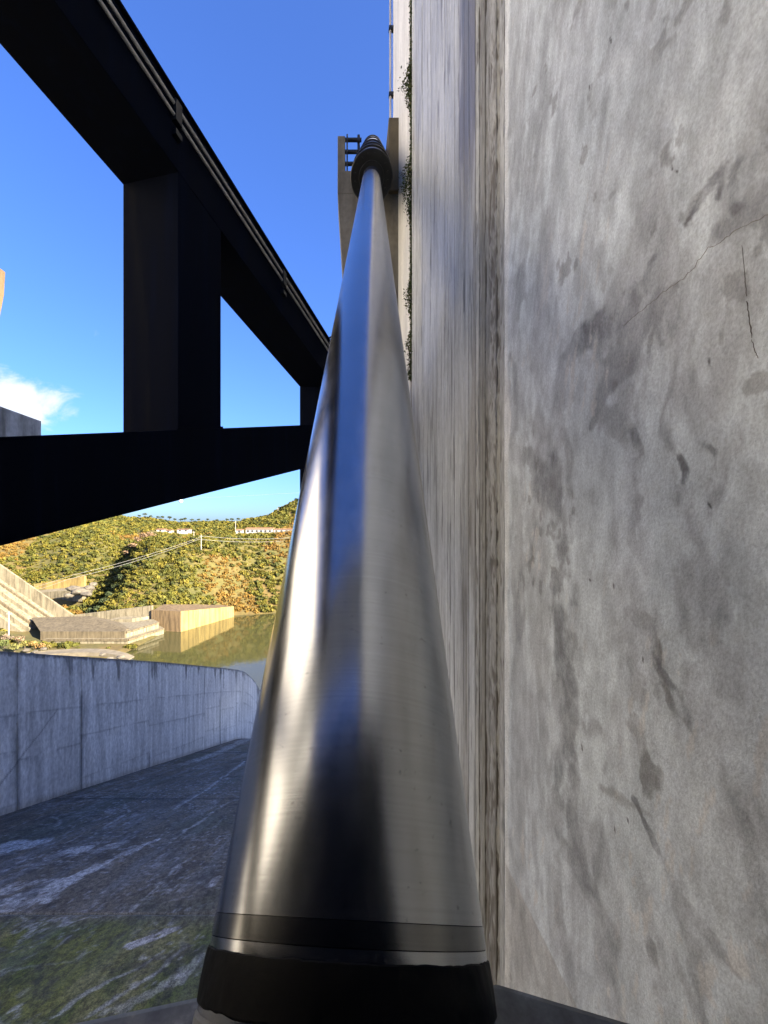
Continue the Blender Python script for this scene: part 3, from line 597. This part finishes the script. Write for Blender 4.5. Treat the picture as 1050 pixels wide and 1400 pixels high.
beam('flange', lambda Y: upz(Y)+0.50, 0.022, 0.022, -0.35, 7.0, 0.595, roll=0.09, inset=-0.02, parent=ua, bevel=0.003)
def column(Ya, Yb, z0, z1, name='column', inset=0.004, w=0.547):
    mb = MB(); P = []
    for zz in (z0, z1):
        for Y in (Ya, Yb):
            a = Vector((ARX+ARM*Y, Y, 0))+sd*inset; bq = a+sd*w
            P += [Vector((a.x,a.y,zz(Y))), Vector((bq.x,bq.y,zz(Y)))]
    p = P; return mb.hexa([p[1],p[0],p[2],p[3],p[5],p[4],p[6],p[7]]).build(name, M['black_steel'], gate, bevel=0.006)
column(2.823, 3.248, lambda Y: loz(Y)+0.49, lambda Y: upz(Y)+0.1)
column(5.43, 5.8, lambda Y: loz(Y)-0.75, lambda Y: upz(Y)+0.1)
# gusset plates where the column meets the arms
for Ya, zf in ((2.808, lambda Y: loz(Y)+0.503),):
    beam('weld_collar', zf, 0.016, 0.016, Ya, 3.263, 0.57, inset=-0.006, bevel=0.003)
# conduits clipped along the upper arm
for off, r in ((0.405, 0.011), (0.325, 0.011)):
    pts = [Vector((ARX+ARM*Y, Y, upz(Y)+off))-sd*0.022 for Y in np.linspace(0.3, 6.9, 12)]
    MB().tube(pts, r, 8).build('conduit', M['conduit'], ua, smooth=True)
for Y in (1.47, 2.79, 4.13, 5.48):
    a = Vector((ARX+ARM*Y, Y, upz(Y)+0.29)); d = Vector((ARM,1,-0.22)).normalized()*0.03
    P = [a+sd*0.0-d, a-sd*0.04-d, a-sd*0.04+d, a+sd*0.0+d]
    MB().hexa(P+[q+Vector((0,0,0.15)) for q in P]).build('clamp', M['black_gland'], ua, bevel=0.004)
    MB().hexa([q+Vector((0,0,-0.10)) for q in P]+[q+Vector((0,0,-0.06)) for q in P]).build('clamp', M['black_gland'], ua, bevel=0.004)
pk = Vector((ARX+ARM*5.2, 5.2, upz(5.2)+0.51)); MB().tube([pk, pk+Vector((0.05,0,0.02)), pk+Vector((0.22,0.02,0.025))], 0.012, 6).build('stub', M['black_gland'], ua)
# trunnion
MB().tube([(0.25,7.25,1.86),(0.93,7.25,1.86)], 0.36, 32).build('trunnion_hub', M['black_steel'], gate, smooth=True)
# skin plate behind the photographer, with girders
mb = MB(); P = []; n = 20
for i in range(n+1):
    z = -3.7+5.3*i/n; yy = 7.25-math.sqrt(61.0-(z-1.86)**2); P.append((yy, z))
pts = []; fs = []
for x in (-10.9, 0.86):
    for yy, z in P: pts += [(x,yy,z),(x,yy-0.03,z)]
k = 2*(n+1)
for i in range(n):
    q = 2*i; fs += [(q,q+2,k+q+2,k+q),(q+1,k+q+1,k+q+3,q+3),(q,q+1,q+3,q+2),(k+q,k+q+2,k+q+3,k+q+1)]
mb.poly(pts, fs).build('skin_plate', M['black_steel'], gate)
for z in (-2.6, 1.2):
    yy = 7.25-math.sqrt(61.0-(z-1.86)**2); MB().box(-10.9, 0.8, yy+0.01, yy+0.22, z-0.1, z+0.1).build('girder', M['black_steel'], gate, bevel=0.006)
# lug plate the rod is pinned to
lug = [(-0.62,0.28),(-0.42,0.358),(-0.274,0.380),(-0.15,0.404),(0.0,0.42),(0.155,0.414),(0.262,0.383),(0.40,0.347),(0.56,0.29),(0.56,-0.42),(-0.62,-0.42)]
MB().prism(list(reversed(lug)), -0.52, -0.470).build('lug_plate', M['plate'], gate, bevel=0.006)

# ------------------------------------------------------------------ hydraulic cylinder
AX = Vector((0.0556, 1.0, 1.034)).normalized(); P0 = Vector((-0.004, 0.40, -0.431))
q = AX.to_track_quat('Z', 'Y')
hc = empty('hydraulic_cylinder', P0, 'polished steel hydraulic rod rising from black greased foot to black gland flange', 'hydraulic cylinder', rot=q.to_euler())
RR = 0.138; LEN = 8.7
MB().lathe([(RR,0.0295)]+[(RR,z) for z in np.linspace(0.3, LEN-0.2, 24)]+[(RR,LEN)], 160).build('rod', M['rod'], hc, smooth=True, local=True)
MB().lathe([(RR-0.001,0.0132),(RR+0.0004,0.0138),(RR+0.0004,0.0290),(RR-0.001,0.0296)], 160).build('dark_band', M['rod_dark'], hc, smooth=True, local=True)
MB().lathe([(RR-0.001,-0.034),(RR-0.0003,-0.033),(RR-0.0003,0.0131)], 160).build('lower_ring', M['rod'], hc, smooth=True, local=True)
mb = MB(); nseg = 220; rings = []
for j, (dr, z) in enumerate([(0.0002,0.0060),(0.0016,0.0052),(0.0022,-0.002),(0.0022,-0.018),(0.0018,-0.0275),(0.0004,-0.029)]):
    for k_ in range(nseg):
        a = 2*math.pi*k_/nseg; jz = (0.0011*(fbm(k_*0.35, 0.5, 501, 3)-0.5)*2) if j < 2 else ((0.0016*(fbm(k_*0.2, 5.5, 503, 3)-0.5)*2) if j > 3 else 0)
        rr = RR+dr+(0.0012*(fbm(k_*0.5, z*300, 505, 3)-0.5) if 0 < j < 5 else 0)
        mb.v.append(Vector((rr*math.cos(a), rr*math.sin(a), z+jz)))
for j in range(5):
    for k_ in range(nseg): q0 = j*nseg; mb.f.append([q0+k_, q0+(k_+1)%nseg, q0+nseg+(k_+1)%nseg, q0+nseg+k_])
mb.build('grease_band', M['grease'], hc, smooth=True, local=True)
MB().lathe([(0.10,-0.26),(RR+0.002,-0.22),(RR+0.002,-0.08),(RR+0.0015,-0.036),(RR-0.001,-0.0335),(0.12,-0.0334)], 128).build('foot_socket', M['plate'], hc, smooth=True, local=True)
# gland: flange, seal housing, barrel with rings
fl = MB().lathe([(0.142,LEN-0.06),(0.20,LEN-0.06),(0.205,LEN-0.05),(0.205,LEN-0.01),(0.335,LEN-0.01),(0.345,LEN),(0.345,LEN+0.11),(0.335,LEN+0.12),(0.15,LEN+0.12)], 96).build('gland_flange', M['black_gland'], hc, smooth=True, local=True)
for k_ in range(16):
    a = 2*math.pi*(k_+0.5)/16; MB().lathe([(0.022,-0.024),(0.022,0.0)], 6).build('bolt', M['black_gland'], fl, local=True).location = (0.275*math.cos(a), 0.275*math.sin(a), LEN-0.011)
MB().lathe([(0.05,LEN+0.121),(0.325,LEN+0.121),(0.325,LEN+12.0),(0.05,LEN+12.0)], 96).build('barrel', M['barrel'], hc, smooth=True, local=True)
for z in (1.2, 2.8, 5.2, 8.4, 11.6):
    MB().lathe([(0.2,LEN+z),(0.355,LEN+z),(0.362,LEN+z+0.02),(0.362,LEN+z+0.10),(0.355,LEN+z+0.12),(0.2,LEN+z+0.12)], 96).build('barrel_ring', M['black_gland'], hc, smooth=True, local=True)
MB().lathe([(RR,LEN-0.62),(RR+0.004,LEN-0.615),(RR+0.004,LEN-0.03)], 96).build('shade_sleeve', M['gland_shade'], hc, smooth=True, local=True)  # dark cylinder painting the shaded rod end where it enters the gland
# rails between the corbel post and the barrel
gr = empty('guard_rail', (-0.1, 7.7, 6.92), 'three short black rails bridging from the corbel post to the cylinder barrel', 'railing')
for z in (7.58, 7.35, 7.12): MB().tube([(-0.14,7.6,z),(0.20,7.6,z)], 0.035, 10).build('rail', M['black_gland'], gr, smooth=True)
MB().tube([(-0.075,7.575,6.93),(-0.075,7.575,7.66)], 0.014, 8).build('upright', M['black_gland'], gr, smooth=True)
for z in (7.58, 7.40): MB().box(0.12,0.17,7.55,7.65,z-0.06,z+0.06).build('clamp', M['black_gland'], gr, bevel=0.008)

# ------------------------------------------------------------------ road bridge over the gates, neighbouring walkway
br = empty('service_bridge', (-4, -4, 9.06), 'pale blue grey service bridge spanning the spillway bay overhead', 'bridge')
MB().box(-15.9, 0.94, -3.2, -0.1, 9.06, 9.7).build('deck', M['bridge_paint'], br)
for x in (-10, -7.6, -5.2, -2.8, -0.4): MB().box(x, x+0.4, -3.0, -0.3, 8.7, 9.055).build('girder', M['bridge_paint'], br, bevel=0.02)
wk = empty('walkway_beam', (-15, 14, 1.6), 'grey concrete walkway beam showing above the lower gate arm', 'walkway')
for i in range(5):
    x1 = -12.14; MB().box(x1-0.35, x1, 6.2+1.862*i, 8.03+1.862*i, 1.6, 4.42).build('panel', M['conc'], wk, bevel=0.02)
MB().box(-15.9, -12.5, 6.2, 15.5, 1.6, 4.1).build('beam', M['conc'], wk)
tcz = empty('neighbour_pier', (-19, 4, -24), 'sunlit cream concrete pier with a corbel edge rising beyond the walkway beam', 'pier')
pr = [(-14.78,11.2),(-14.84,10.2),(-15.15,8.6),(-15.7,4.1),(-17,4.1),(-17,11.2)]
MB().poly([(x,15.7,z) for x,z in pr]+[(x,16.9,z) for x,z in pr], [tuple(range(6)), tuple(range(11,5,-1))]+[(i,(i+1)%6,6+(i+1)%6,6+i) for i in range(6)]).build('corbel', M['conc_dim'], tcz, bevel=0.03)
MB().box(-23, -16.3, -9, 16.95, -24, 17.4).build('core', M['conc'], tcz)
for i in range(8):
    for k_ in range(9): MB().box(-16.35, -16.0, -9+3.25*i, -9+3.25*i+3.2, -23+4.4*k_, -23+4.4*k_+4.36).build('panel', M['conc_pale'], tcz, bevel=0.03)

# ------------------------------------------------------------------ far bank: walls, terraces, side channel
def panels(parent, A, Bp, zb, zt, n, th, mat, name='panel', gap=0.12, out_=0.0):
    A = Vector((A[0],A[1]*K,0)); Bp = Vector((Bp[0],Bp[1]*K,0)); d = (Bp-A); L = d.length; d.normalize(); nrm = Vector((d.y,-d.x,0))
    for i in range(n):
        s0, s1 = L*i/n+gap/2, L*(i+1)/n-gap/2; f0, f1 = s0/L, s1/L; o_ = nrm*(out_+random.uniform(0, 0.06))
        p0, p1 = A+d*s0+o_, A+d*s1+o_; q1, q0 = p1-nrm*th, p0-nrm*th
        b0 = zb[0]+(zb[1]-zb[0])*f0; b1 = zb[0]+(zb[1]-zb[0])*f1; t0 = zt[0]+(zt[1]-zt[0])*f0; t1 = zt[0]+(zt[1]-zt[0])*f1
        MB().hexa([(p0.x,p0.y,b0),(p1.x,p1.y,b1),(q1.x,q1.y,b1),(q0.x,q0.y,b0),(p0.x,p0.y,t0),(p1.x,p1.y,t1),(q1.x,q1.y,t1),(q0.x,q0.y,t0)]).build(name, mat, parent)
bs = empty('bastion', (-72, 181, WATER-1), 'tall concrete bastion with yellow sunlit flank standing in the water', 'retaining wall')
MB().prism([(-86.5,172.5),(-73,170.0),(-60.0,200.8),(-70,207),(-88,185)], WATER-3, [-33.4,-33.3,-36.9,-36.9,-33]).build('core', M['conc_dim'], bs)
panels(bs, (-87,223), (-73,219.4), (WATER-3,WATER-3), (-33.1,-33.2), 5, 0.7, M['conc_dim'])
panels(bs, (-72.95,219.45), (-59.5,260), (WATER-3,WATER-3), (-33.2,-36.8), 8, 0.7, M['conc_yellow'])
qy = empty('stepped_quay', (-95, 154, WATER-1), 'two-tier pale concrete quay with a sloping brown apron at the waterline', 'quay')
ft = [(-116,193),(-84,193),(-78.7,216)]
for k_, (z0, z1, o_, nm) in enumerate([(WATER-3,-39.6,0.0,'tier'), (-39.6,-37.1,2.2,'tier')]):
    f = [(-116,148.9+o_*K),(-84-o_*0.8,148.9+o_*K),(-79.0-o_,166.6),(-84-o_,172),(-116,172)]
    MB().prism(f, z0+0.002*k_, z1).build(nm, M['conc_far'], qy, bevel=0.05)
    panels(qy, (-116,193+o_-0.02), (-84-o_*0.8,193+o_-0.02), (z0,z0), (z1-0.7,z1-0.7), 7, 0.3, M['conc_far'], 'facing', 0.12, 0.10)
    panels(qy, (-84-o_*0.8+0.02,193+o_), (-79-o_+0.02,215.5), (z0,z0), (z1-0.7,z1-0.7), 5, 0.3, M['conc_far'], 'facing', 0.12, 0.10)
    panels(qy, (-116,193+o_-0.3), (-84-o_*0.8,193+o_-0.3), (z1-0.68,z1-0.68), (z1+0.03,z1+0.03), 1, 0.5, M['conc_dark'], 'coping', 0.0, 0.2)
    panels(qy, (-84-o_*0.8+0.3,193+o_-0.3), (-79-o_+0.3,215.5), (z1-0.68,z1-0.68), (z1+0.03,z1+0.03), 1, 0.5, M['conc_dark'], 'coping', 0.0, 0.2)
MB().poly([(-118,150,-37.05),(-86,150,-37.05),(-86.5,152,-36.6),(-110,166.6,-34.6),(-135,166.6,-35.3),(-135,171.2,-41),(-84,171.2,-41),(-118,150,-41),(-86,150,-41)],
          [(0,1,2,3,4),(3,2,6,5,4),(0,4,5,7),(1,8,6,2),(0,7,8,1),(7,5,6,8)]).build('apron', M['conc_dark'], qy)
bw = empty('backing_wall', (-105, 174, -42), 'pale concrete wall joining the side channel to the bastion', 'retaining wall')
panels(bw, (-124.5,226.5), (-87.2,224.2), (-42,-42), (-36.1,-31.4), 9, 1.2, M['conc_far'], 'panel', 0.1)
MB().prism([(-104,167.4),(-92,166.2),(-88,172),(-100,172.6)], -41, [-36.5,-35.6,-35.8,-36]).build('ramp', M['conc_far'], bw)
sc_ = empty('side_channel', (-145, 176, -40), 'steep stepped concrete channel running down the left bank', 'channel')
def slope_slab(name, pts, y0, y1, mat):   # pts [(x,ztop,zbot)]
    mb = MB(); n = len(pts)
    for (xa,ta,ba),(xb,tb,bb) in zip(pts[:-1], pts[1:]): mb.hexa([(xa,y0,ba),(xb,y0,bb),(xb,y1,bb),(xa,y1,ba),(xa,y0,ta),(xb,y0,tb),(xb,y1,tb),(xa,y1,ta)])
    return mb.build(name, mat, sc_)
for i in range(7):
    xa, xb = -190+9.3*i+0.06, -190+9.3*(i+1)-0.06; f = lambda x: -37.0+(-126-x)*0.69
    slope_slab('side_wall_panel', [(xa,f(xa),f(xa)-12),(xb,f(xb),f(xb)-12)], 179+0.05*random.random(), 180, M['conc_far'])
g = lambda x: -41.5+(-128-x)*0.69
slope_slab('channel_bed', [(-190,g(-190)-0.2,g(-190)-9),(-128,g(-128)-0.2,g(-128)-9)], 158, 178.9, M['conc_far'])
for y_, dz, mt in ((174.7,0.9,'conc_dark'),(169.3,1.5,'conc_far'),(164.3,1.0,'conc_dark'),(159.7,1.8,'conc_far')):
    slope_slab('kerb', [(-188,g(-188)+dz,g(-188)-2),(-130,g(-130)+dz,g(-130)-2)], y_, y_+0.8, M[mt])
for i in range(26):
    xa = -186+2.2*i; MB().box(xa, xa+0.5, 170.5, 174.3, g(xa)-0.6, g(xa)+0.22).build('step', M['conc_far'], sc_)
uw = empty('upper_retaining_wall', (-165, 224, -33), 'sunlit cream retaining wall set into the hillside above the channel', 'retaining wall')
panels(uw, (-181,292), (-150.5,289), (-36,-34), (-28.6,-23.8), 7, 1.5, M['conc_yellow'], 'panel', 0.08)
MB().prism([(-181,220.6),(-147,216),(-148,223.3),(-181,225.6)], -37, [-33.2,-30.4,-29.3,-32]).build('ledge', M['conc_far'], uw)
pth = []
for i in range(16):
    a = i/15; pth.append((-118+44*a, 128+7*math.sin(a*2.6)+1.5*a, 3.2-1.5*a))
mb = MB()
fr_ = [(x,y-w) for x,y,w in pth]+[(x,y+w) for x,y,w in reversed(pth)]
MB().prism(fr_, -44, [-40.1-1.6*abs(2*(i%16 if i<16 else 31-i)/15-1)**4 for i in range(32)]).build('bank_path', M['gravel']).__setitem__('kind', 'structure')
for k_, (px, py, Y, s) in enumerate([(100,803,207,2.6),(112,806,205,3.2),(122,802,208,2.4),(118,811,202,2.0),(96,812,202,1.9),(128,797,211,2.0),(165,897,127,1.0),(150,899,125,0.8),(140,893,128,0.9),(60,886,136,0.8),(36,888,136,0.9),(48,890,134,0.7)]):
    p = B(px, py, Y); bm = bmesh.new(); bmesh.ops.create_icosphere(bm, subdivisions=2, radius=1)
    for v in bm.verts:
        f = 0.75+0.5*float(vn(v.co.x*1.7+k_*9, v.co.y*1.7+v.co.z*2.3, 601)); v.co = Vector((v.co.x*s*1.5*f, v.co.y*s*f, v.co.z*s*0.6*f))
    me = bpy.data.meshes.new('boulder'); bm.to_mesh(me); bm.free(); me.materials.append(M['rock'])
    ro = bpy.data.objects.new('boulder', me); col.objects.link(ro); zg = float(hill_z(p.x, p.y)); ro.location = (p.x, p.y, max(zg, p.z-s*0.3)); ro.rotation_euler.z = k_
    if Y > 180: tag(ro, 'pale boulder lying below the cream hillside retaining wall', 'boulder', 'boulders below the hillside wall')
    else: tag(ro, 'small pale rock beside the gravel path on the bank', 'rock', 'rocks beside the bank path')

# ------------------------------------------------------------------ houses on the hill
def ground(x, y): return float(hill_z(x, y))
def house(x0, x1, y0, dep, h, rh, label, nwin, zbase=None):
    zb = (ground((x0+x1)/2, y0)-0.3) if zbase is None else zbase
    e = empty('hill_house', ((x0+x1)/2, y0+dep/2, zb), label, 'house')
    MB().box(x0, x1, y0, y0+dep, zb-4, zb+h).build('wall', M['white_wall'], e)
    ym = y0+dep/2; o_ = 0.5
    MB().poly([(x0-o_,y0-o_,zb+h+0.02),(x1+o_,y0-o_,zb+h+0.02),(x1+o_,y0+dep+o_,zb+h+0.02),(x0-o_,y0+dep+o_,zb+h+0.02),(x0-o_,ym,zb+h+rh),(x1+o_,ym,zb+h+rh)],
              [(0,1,5,4),(2,3,4,5),(0,4,3),(1,2,5),(3,2,1,0)]).build('roof', M['roof'], e)
    for i in range(nwin):
        xc = x0+(x1-x0)*(i+0.5)/nwin; wn = MB().box(xc-0.8, xc+0.8, y0-0.05, y0+0.2, zb+h*0.35, zb+h*0.78).build('window', M['glass'], e)
        MB().box(xc-0.9, xc+0.9, y0-0.12, y0-0.051, zb+h*0.30, zb+h*0.35).build('sill', M['white_wall'], wn)
    return e
Hs = lambda px, Y: (px-480)/540*Y
house(Hs(336,280), Hs(372,280), 280, 8, 3.2, 1.2, 'long white house with red tiled roof on the hilltop', 6, 0.2)
house(Hs(374,282), Hs(402,282), 283, 7, 2.6, 0.7, 'low white house next to the long house on the hilltop', 4, 0.6)
house(Hs(322,277), Hs(331,277), 278, 5, 2.4, 0.8, 'small white shed at the end of the long hilltop house', 1, 0.3)
house(Hs(242,300), Hs(258,300), 300, 6, 2.2, 0.6, 'white flat cottage among trees on the middle ridge', 2, 1.2)
house(Hs(212,300), Hs(223,300), 302, 5, 2.0, 0.7, 'little white cottage half hidden by scrub on the ridge', 1, 1.4)
house(Hs(226,297), Hs(234,297), 297, 5, 1.7, 0.6, 'tiny white hut between the two ridge cottages', 1, 0.9)

# ------------------------------------------------------------------ power line
def pole(px, pt, pb, Y, label):
    a = B(px, pb, Y); zt = B(px, pt, Y).z; zg = min(a.z, ground(a.x, a.y))
    e = empty('power_pole', (a.x, a.y, zg-0.5), label, 'power pole', 'power poles on the hillside')
    MB().tube([(a.x,a.y,zg-0.5),(a.x,a.y,zt)], [0.26,0.17], 8).build('shaft', M['pole'], e, smooth=True)
    MB().box(a.x-0.9, a.x+0.9, a.y-0.1, a.y+0.1, zt-1.0, zt-0.8).build('crossarm', M['pole'], e)
    return Vector((a.x, a.y, zt-0.8))
p1 = pole(275, 731, 760, 226, 'tall pale power pole carrying the wires across the scrub slope')
p2 = pole(265, 726, 742, 275, 'shorter pale power pole behind the wires near the ridge')
p3 = pole(322, 712, 725, 295, 'pale power pole beside the small hilltop shed')
p4 = pole(380, 694, 708, 350, 'slender pale pole on the flank of the higher hill')
p5 = pole(12, 836, 850, 147, 'short pale pole among the bushes on the near bank')
def wire(pts, r, label, sag=1.0):
    mb = MB(); P = []
    for a, b in zip(pts[:-1], pts[1:]):
        for k_ in range(12): t_ = k_/12; p = a.lerp(b, t_); p.z -= sag*4*t_*(1-t_); P.append(p)
    P.append(pts[-1]); o = mb.tube(P, r, 5).build('power_line', M['wire']); tag(o, label, 'power line')
e1 = B(396,736,262); e0 = B(96, 788, 196)
wire([e1+Vector((0,0,0.4)), p1+Vector((1.2,0,0)), e0+Vector((1,0,0.6)), B(-60,828,186)], 0.06, 'upper pale wire strung across the scrub slope', 1.2)
wire([e1+Vector((0,0,-1.4)), p1+Vector((-1.2,0,-1.8)), e0+Vector((-1,0,-1.4)), B(-60,834,186)], 0.06, 'lower pale wire strung across the scrub slope', 1.3)
ml = [Vector((-190,200,30)), B(247,682,154), Vector((120,147,26))]
wire(ml, 0.025, 'thin dark cable against the sky carrying a white ball', 1.2)
bm = bmesh.new(); bmesh.ops.create_uvsphere(bm, u_segments=24, v_segments=14, radius=0.78)
me = bpy.data.meshes.new('marker_ball'); bm.to_mesh(me); bm.free(); me.materials.append(M['ball']); me.polygons.foreach_set('use_smooth', [True]*len(me.polygons))
mo = empty('marker_ball', B(247,685,154), 'white warning ball hanging on the sky cable below the lower gate arm', 'marker ball')
so = bpy.data.objects.new('sphere', me); col.objects.link(so); so.parent = mo
MB().tube([B(247,685,154)+Vector((0,0,0.7)), B(247,685,154)+Vector((0,0,1.1))], 0.08, 6).build('clamp', M['conduit'], mo)

# ------------------------------------------------------------------ vegetation
def clump_proto(seed, n, flat=0.7, leaf=0.28):
    r = np.random.default_rng(seed); V = []; Fq = []
    lob = r.normal(size=(6,3)); lob /= np.linalg.norm(lob, axis=1)[:,None]; lob[:,2] = np.abs(lob[:,2]); lr = r.uniform(0.4, 0.7, 6)
    for _ in range(n):
        k = r.integers(6); d = r.normal(size=3); d /= np.linalg.norm(d); p = lob[k]*0.5*np.array([1,1,flat])+d*lr[k]*r.uniform(0.75, 1.0)*np.array([1,1,flat]); p[2] = max(p[2], -0.1)
        nr = d+0.5*r.normal(size=3); nr /= np.linalg.norm(nr); a = np.cross(nr, r.normal(size=3)); a /= np.linalg.norm(a); c = np.cross(nr, a); s = leaf*r.uniform(0.6, 1.3)
        i = len(V); V += [p-a*s, p-c*s*0.7, p+a*s, p+c*s*0.7]; Fq.append([i,i+1,i+2,i+3])
    return np.array(V), np.array(Fq)
protos = [clump_proto(900+i, 62) for i in range(6)]
def forest(name, pts, sizes, cols, label, cat, flat=1.0):
    V = []; Fq = []; C = []; n = 0
    for p, s, c in zip(pts, sizes, cols):
        v, f = protos[RNG.integers(len(protos))]; a = RNG.uniform(0, 6.28); ca, sa = math.cos(a), math.sin(a)
        w = np.stack([v[:,0]*ca-v[:,1]*sa, v[:,0]*sa+v[:,1]*ca, v[:,2]*flat], -1)*s+p; V.append(w); Fq.append(f+n); n += len(v)
        cc = np.empty((len(v),4)); cc[:,:3] = c*np.repeat(RNG.uniform(0.88, 1.12, len(v)//4), 4)[:,None]; cc[:,3] = 1; C.append(cc)
    o = raw_mesh(name, np.concatenate(V), np.concatenate(Fq), M['leaf'], None, np.concatenate(C), smooth=False); o['kind'] = 'stuff'; tag(o, label, cat); return o
green = np.array([[0.056,0.058,0.009],[0.08,0.074,0.010],[0.104,0.088,0.012],[0.038,0.044,0.010]]); dry = np.array([[0.13,0.072,0.014],[0.14,0.085,0.016],[0.11,0.072,0.015]])
def clear_of(x, y):
    if -136 < x < -76 and 145 < y < 179: return False
    if -190 < x < -126 and 154 < y < 182: return False
    if -183 < x < -146 and 207 < y < 227: return False
    if -90 < x < -57 and 166 < y < 207 and (x+59.5)*(-31.2)+(y-200.5)*13.5 < 110: return False
    if -126 < x < -72 and 119 < y < 143: return False
    if -92 < x < -36 and 271 < y < 292: return False
    if -152 < x < -120 and 288 < y < 308: return False
    return True
pts = []; sizes = []; cols = []
dpts = []; dsz = []; dco = []
for _ in range(60000):
    y = 115+255*RNG.random() if RNG.random() < 0.9 else RNG.uniform(370, 470); x = RNG.uniform(-0.95*y, 0.03*y)
    if not clear_of(x, y) or RNG.random() < 0.3*(y > 330): continue
    z = ground(x, y)
    if z < WATER+0.6: continue
    nz = float(fbm(x*0.028, y*0.028, 701, 4)); lowshore = float(sst(22, 3, y-shore(x)))*(y > shore(x)); left = float(sst(-165, -215, x))*float(sst(250, 195, y))
    isdry = nz+0.10*lowshore+0.10*left+RNG.normal(0, 0.03) > 0.65
    if RNG.random() > (0.95 if not isdry else 1.0): continue
    s = (0.8+2.0*RNG.random()**1.8)*(1+0.25*(y > 310))*(0.95 if isdry else 1); 
    if isdry: dpts.append((x,y,z-0.1)); dsz.append(s*0.85); dco.append(dry[RNG.integers(3)]*RNG.uniform(0.7, 1.25))
    else: pts.append((x,y,z)); sizes.append(s); cols.append(green[RNG.choice(4, p=[0.3,0.35,0.2,0.15])]*RNG.uniform(0.85, 1.15))
    if len(pts) > 14500: break
forest('green_scrub', pts, sizes, cols, 'dense olive green scrub covering the sunlit hills', 'scrub')
forest('dry_scrub', dpts, dsz, dco, 'orange brown dry scrub in patches on the hills', 'scrub')
def tree_proto(seed, pine):
    v, f = clump_proto(seed, 150, 0.62 if pine else 0.9, 0.20); return v, f
tp = [tree_proto(950+i, True) for i in range(3)]; tq = [tree_proto(970+i, False) for i in range(3)]
cache = {}
def tree(name, x, y, h, kind, label, cat, group, tint):
    z = ground(x, y)-0.2; e = empty(name, (x, y, z), label, cat, group); k_ = RNG.integers(3); key = (kind, k_, tuple(tint))
    if key not in cache:
        v, f = (tp if kind == 'pine' else tq)[k_]; c = np.empty((len(v),4)); c[:,:3] = np.array(tint)*np.repeat(RNG.uniform(0.7, 1.3, len(v)//4), 4)[:,None]; c[:,3] = 1
        sc = np.array([0.36,0.36,0.36]) if kind == 'pine' else np.array([0.45,0.45,0.42])
        crown = raw_mesh('crown', v*sc+np.array([0,0,0.72 if kind == 'pine' else 0.5]), f, M['leaf'], None, c, smooth=False)
        mb = MB(); mb.tube([(0,0,0),(0.02,0.01,0.35),(0,0,0.75)], [0.035,0.026,0.012], 7)
        for q_ in range(4): a = q_*1.6+k_; mb.tube([(0.01,0,0.45+0.05*q_),(0.16*math.cos(a),0.16*math.sin(a),0.68+0.04*q_)], [0.014,0.006], 5)
        tr = mb.build('trunk', M['bark']); cache[key] = (crown.data, tr.data); bpy.data.objects.remove(crown); bpy.data.objects.remove(tr)
    for nm, me in zip(('crown','trunk'), cache[key]):
        o = bpy.data.objects.new(nm, me); col.objects.link(o); o.parent = e; o.scale = (h,h,h); o.rotation_euler.z = RNG.uniform(0, 6)
pine = (0.035,0.045,0.016); dark = (0.032,0.045,0.018); bare = (0.15,0.10,0.06)
for px, Y, h in [(190,338,4.4),(198,342,5.4),(206,340,4.7),(216,344,5.0),(223,345,5.8),(232,343,6.2),(239,346,5.0),(247,344,5.4),(253,342,6.2),(262,343,5.0),(272,344,4.7),(284,343,4.4),(296,342,4.4),(310,340,5.0),(317,338,5.4),(326,336,4.7)]:
    tree('pine_tree', Hs(px,Y), Y, h, 'pine', 'dark round-headed pine standing on the skyline ridge', 'tree', 'pines along the skyline ridge', pine)
for px, py, Y, h in [(124,816,194,5.4),(134,820,191,5.0),(142,812,197,5.8),(150,806,202,5.4),(158,800,208,5.4),(166,795,212,5.8),(176,790,216,5.4),(128,806,202,4.6)]:
    tree('bushy_tree', Hs(px,Y), Y, h, 'bush', 'dark green bushy tree in the gully above the quay', 'tree', 'bushy trees in the gully', dark)
for px, Y, h in [(180,250,5.8),(188,253,6.2),(196,255,6.5),(204,260,5.8),(172,246,5.4),(186,243,5.0),(208,266,5.4)]:
    tree('bare_tree', Hs(px,Y), Y, h, 'bush', 'brown winter-bare tree in the fold between the hills', 'tree', 'bare trees between the hills', bare)
for px, py, Y, s, c in [(6,872,137,2.4,(0.07,0.085,0.025)),(20,878,135,2.2,(0.10,0.10,0.03)),(34,872,139,2.0,(0.13,0.115,0.03)),(46,870,140,1.9,(0.18,0.12,0.04)),(56,874,139,1.7,(0.20,0.12,0.045)),(10,860,143,2.4,(0.13,0.10,0.07)),(26,862,143,2.2,(0.14,0.10,0.06)),(2,848,147,2.2,(0.08,0.08,0.03)),(66,878,140,1.3,(0.15,0.12,0.04)),(96,882,146,1.1,(0.06,0.075,0.02))]:
    x = Hs(px,Y); tree('bank_shrub', x, Y, s*1.9, 'bush', ('orange brown dry shrub' if c[0] > 1.3*c[1] else 'yellow green leafy shrub')+' on the near bank above the chute wall', 'shrub', 'shrubs on the near bank', c)
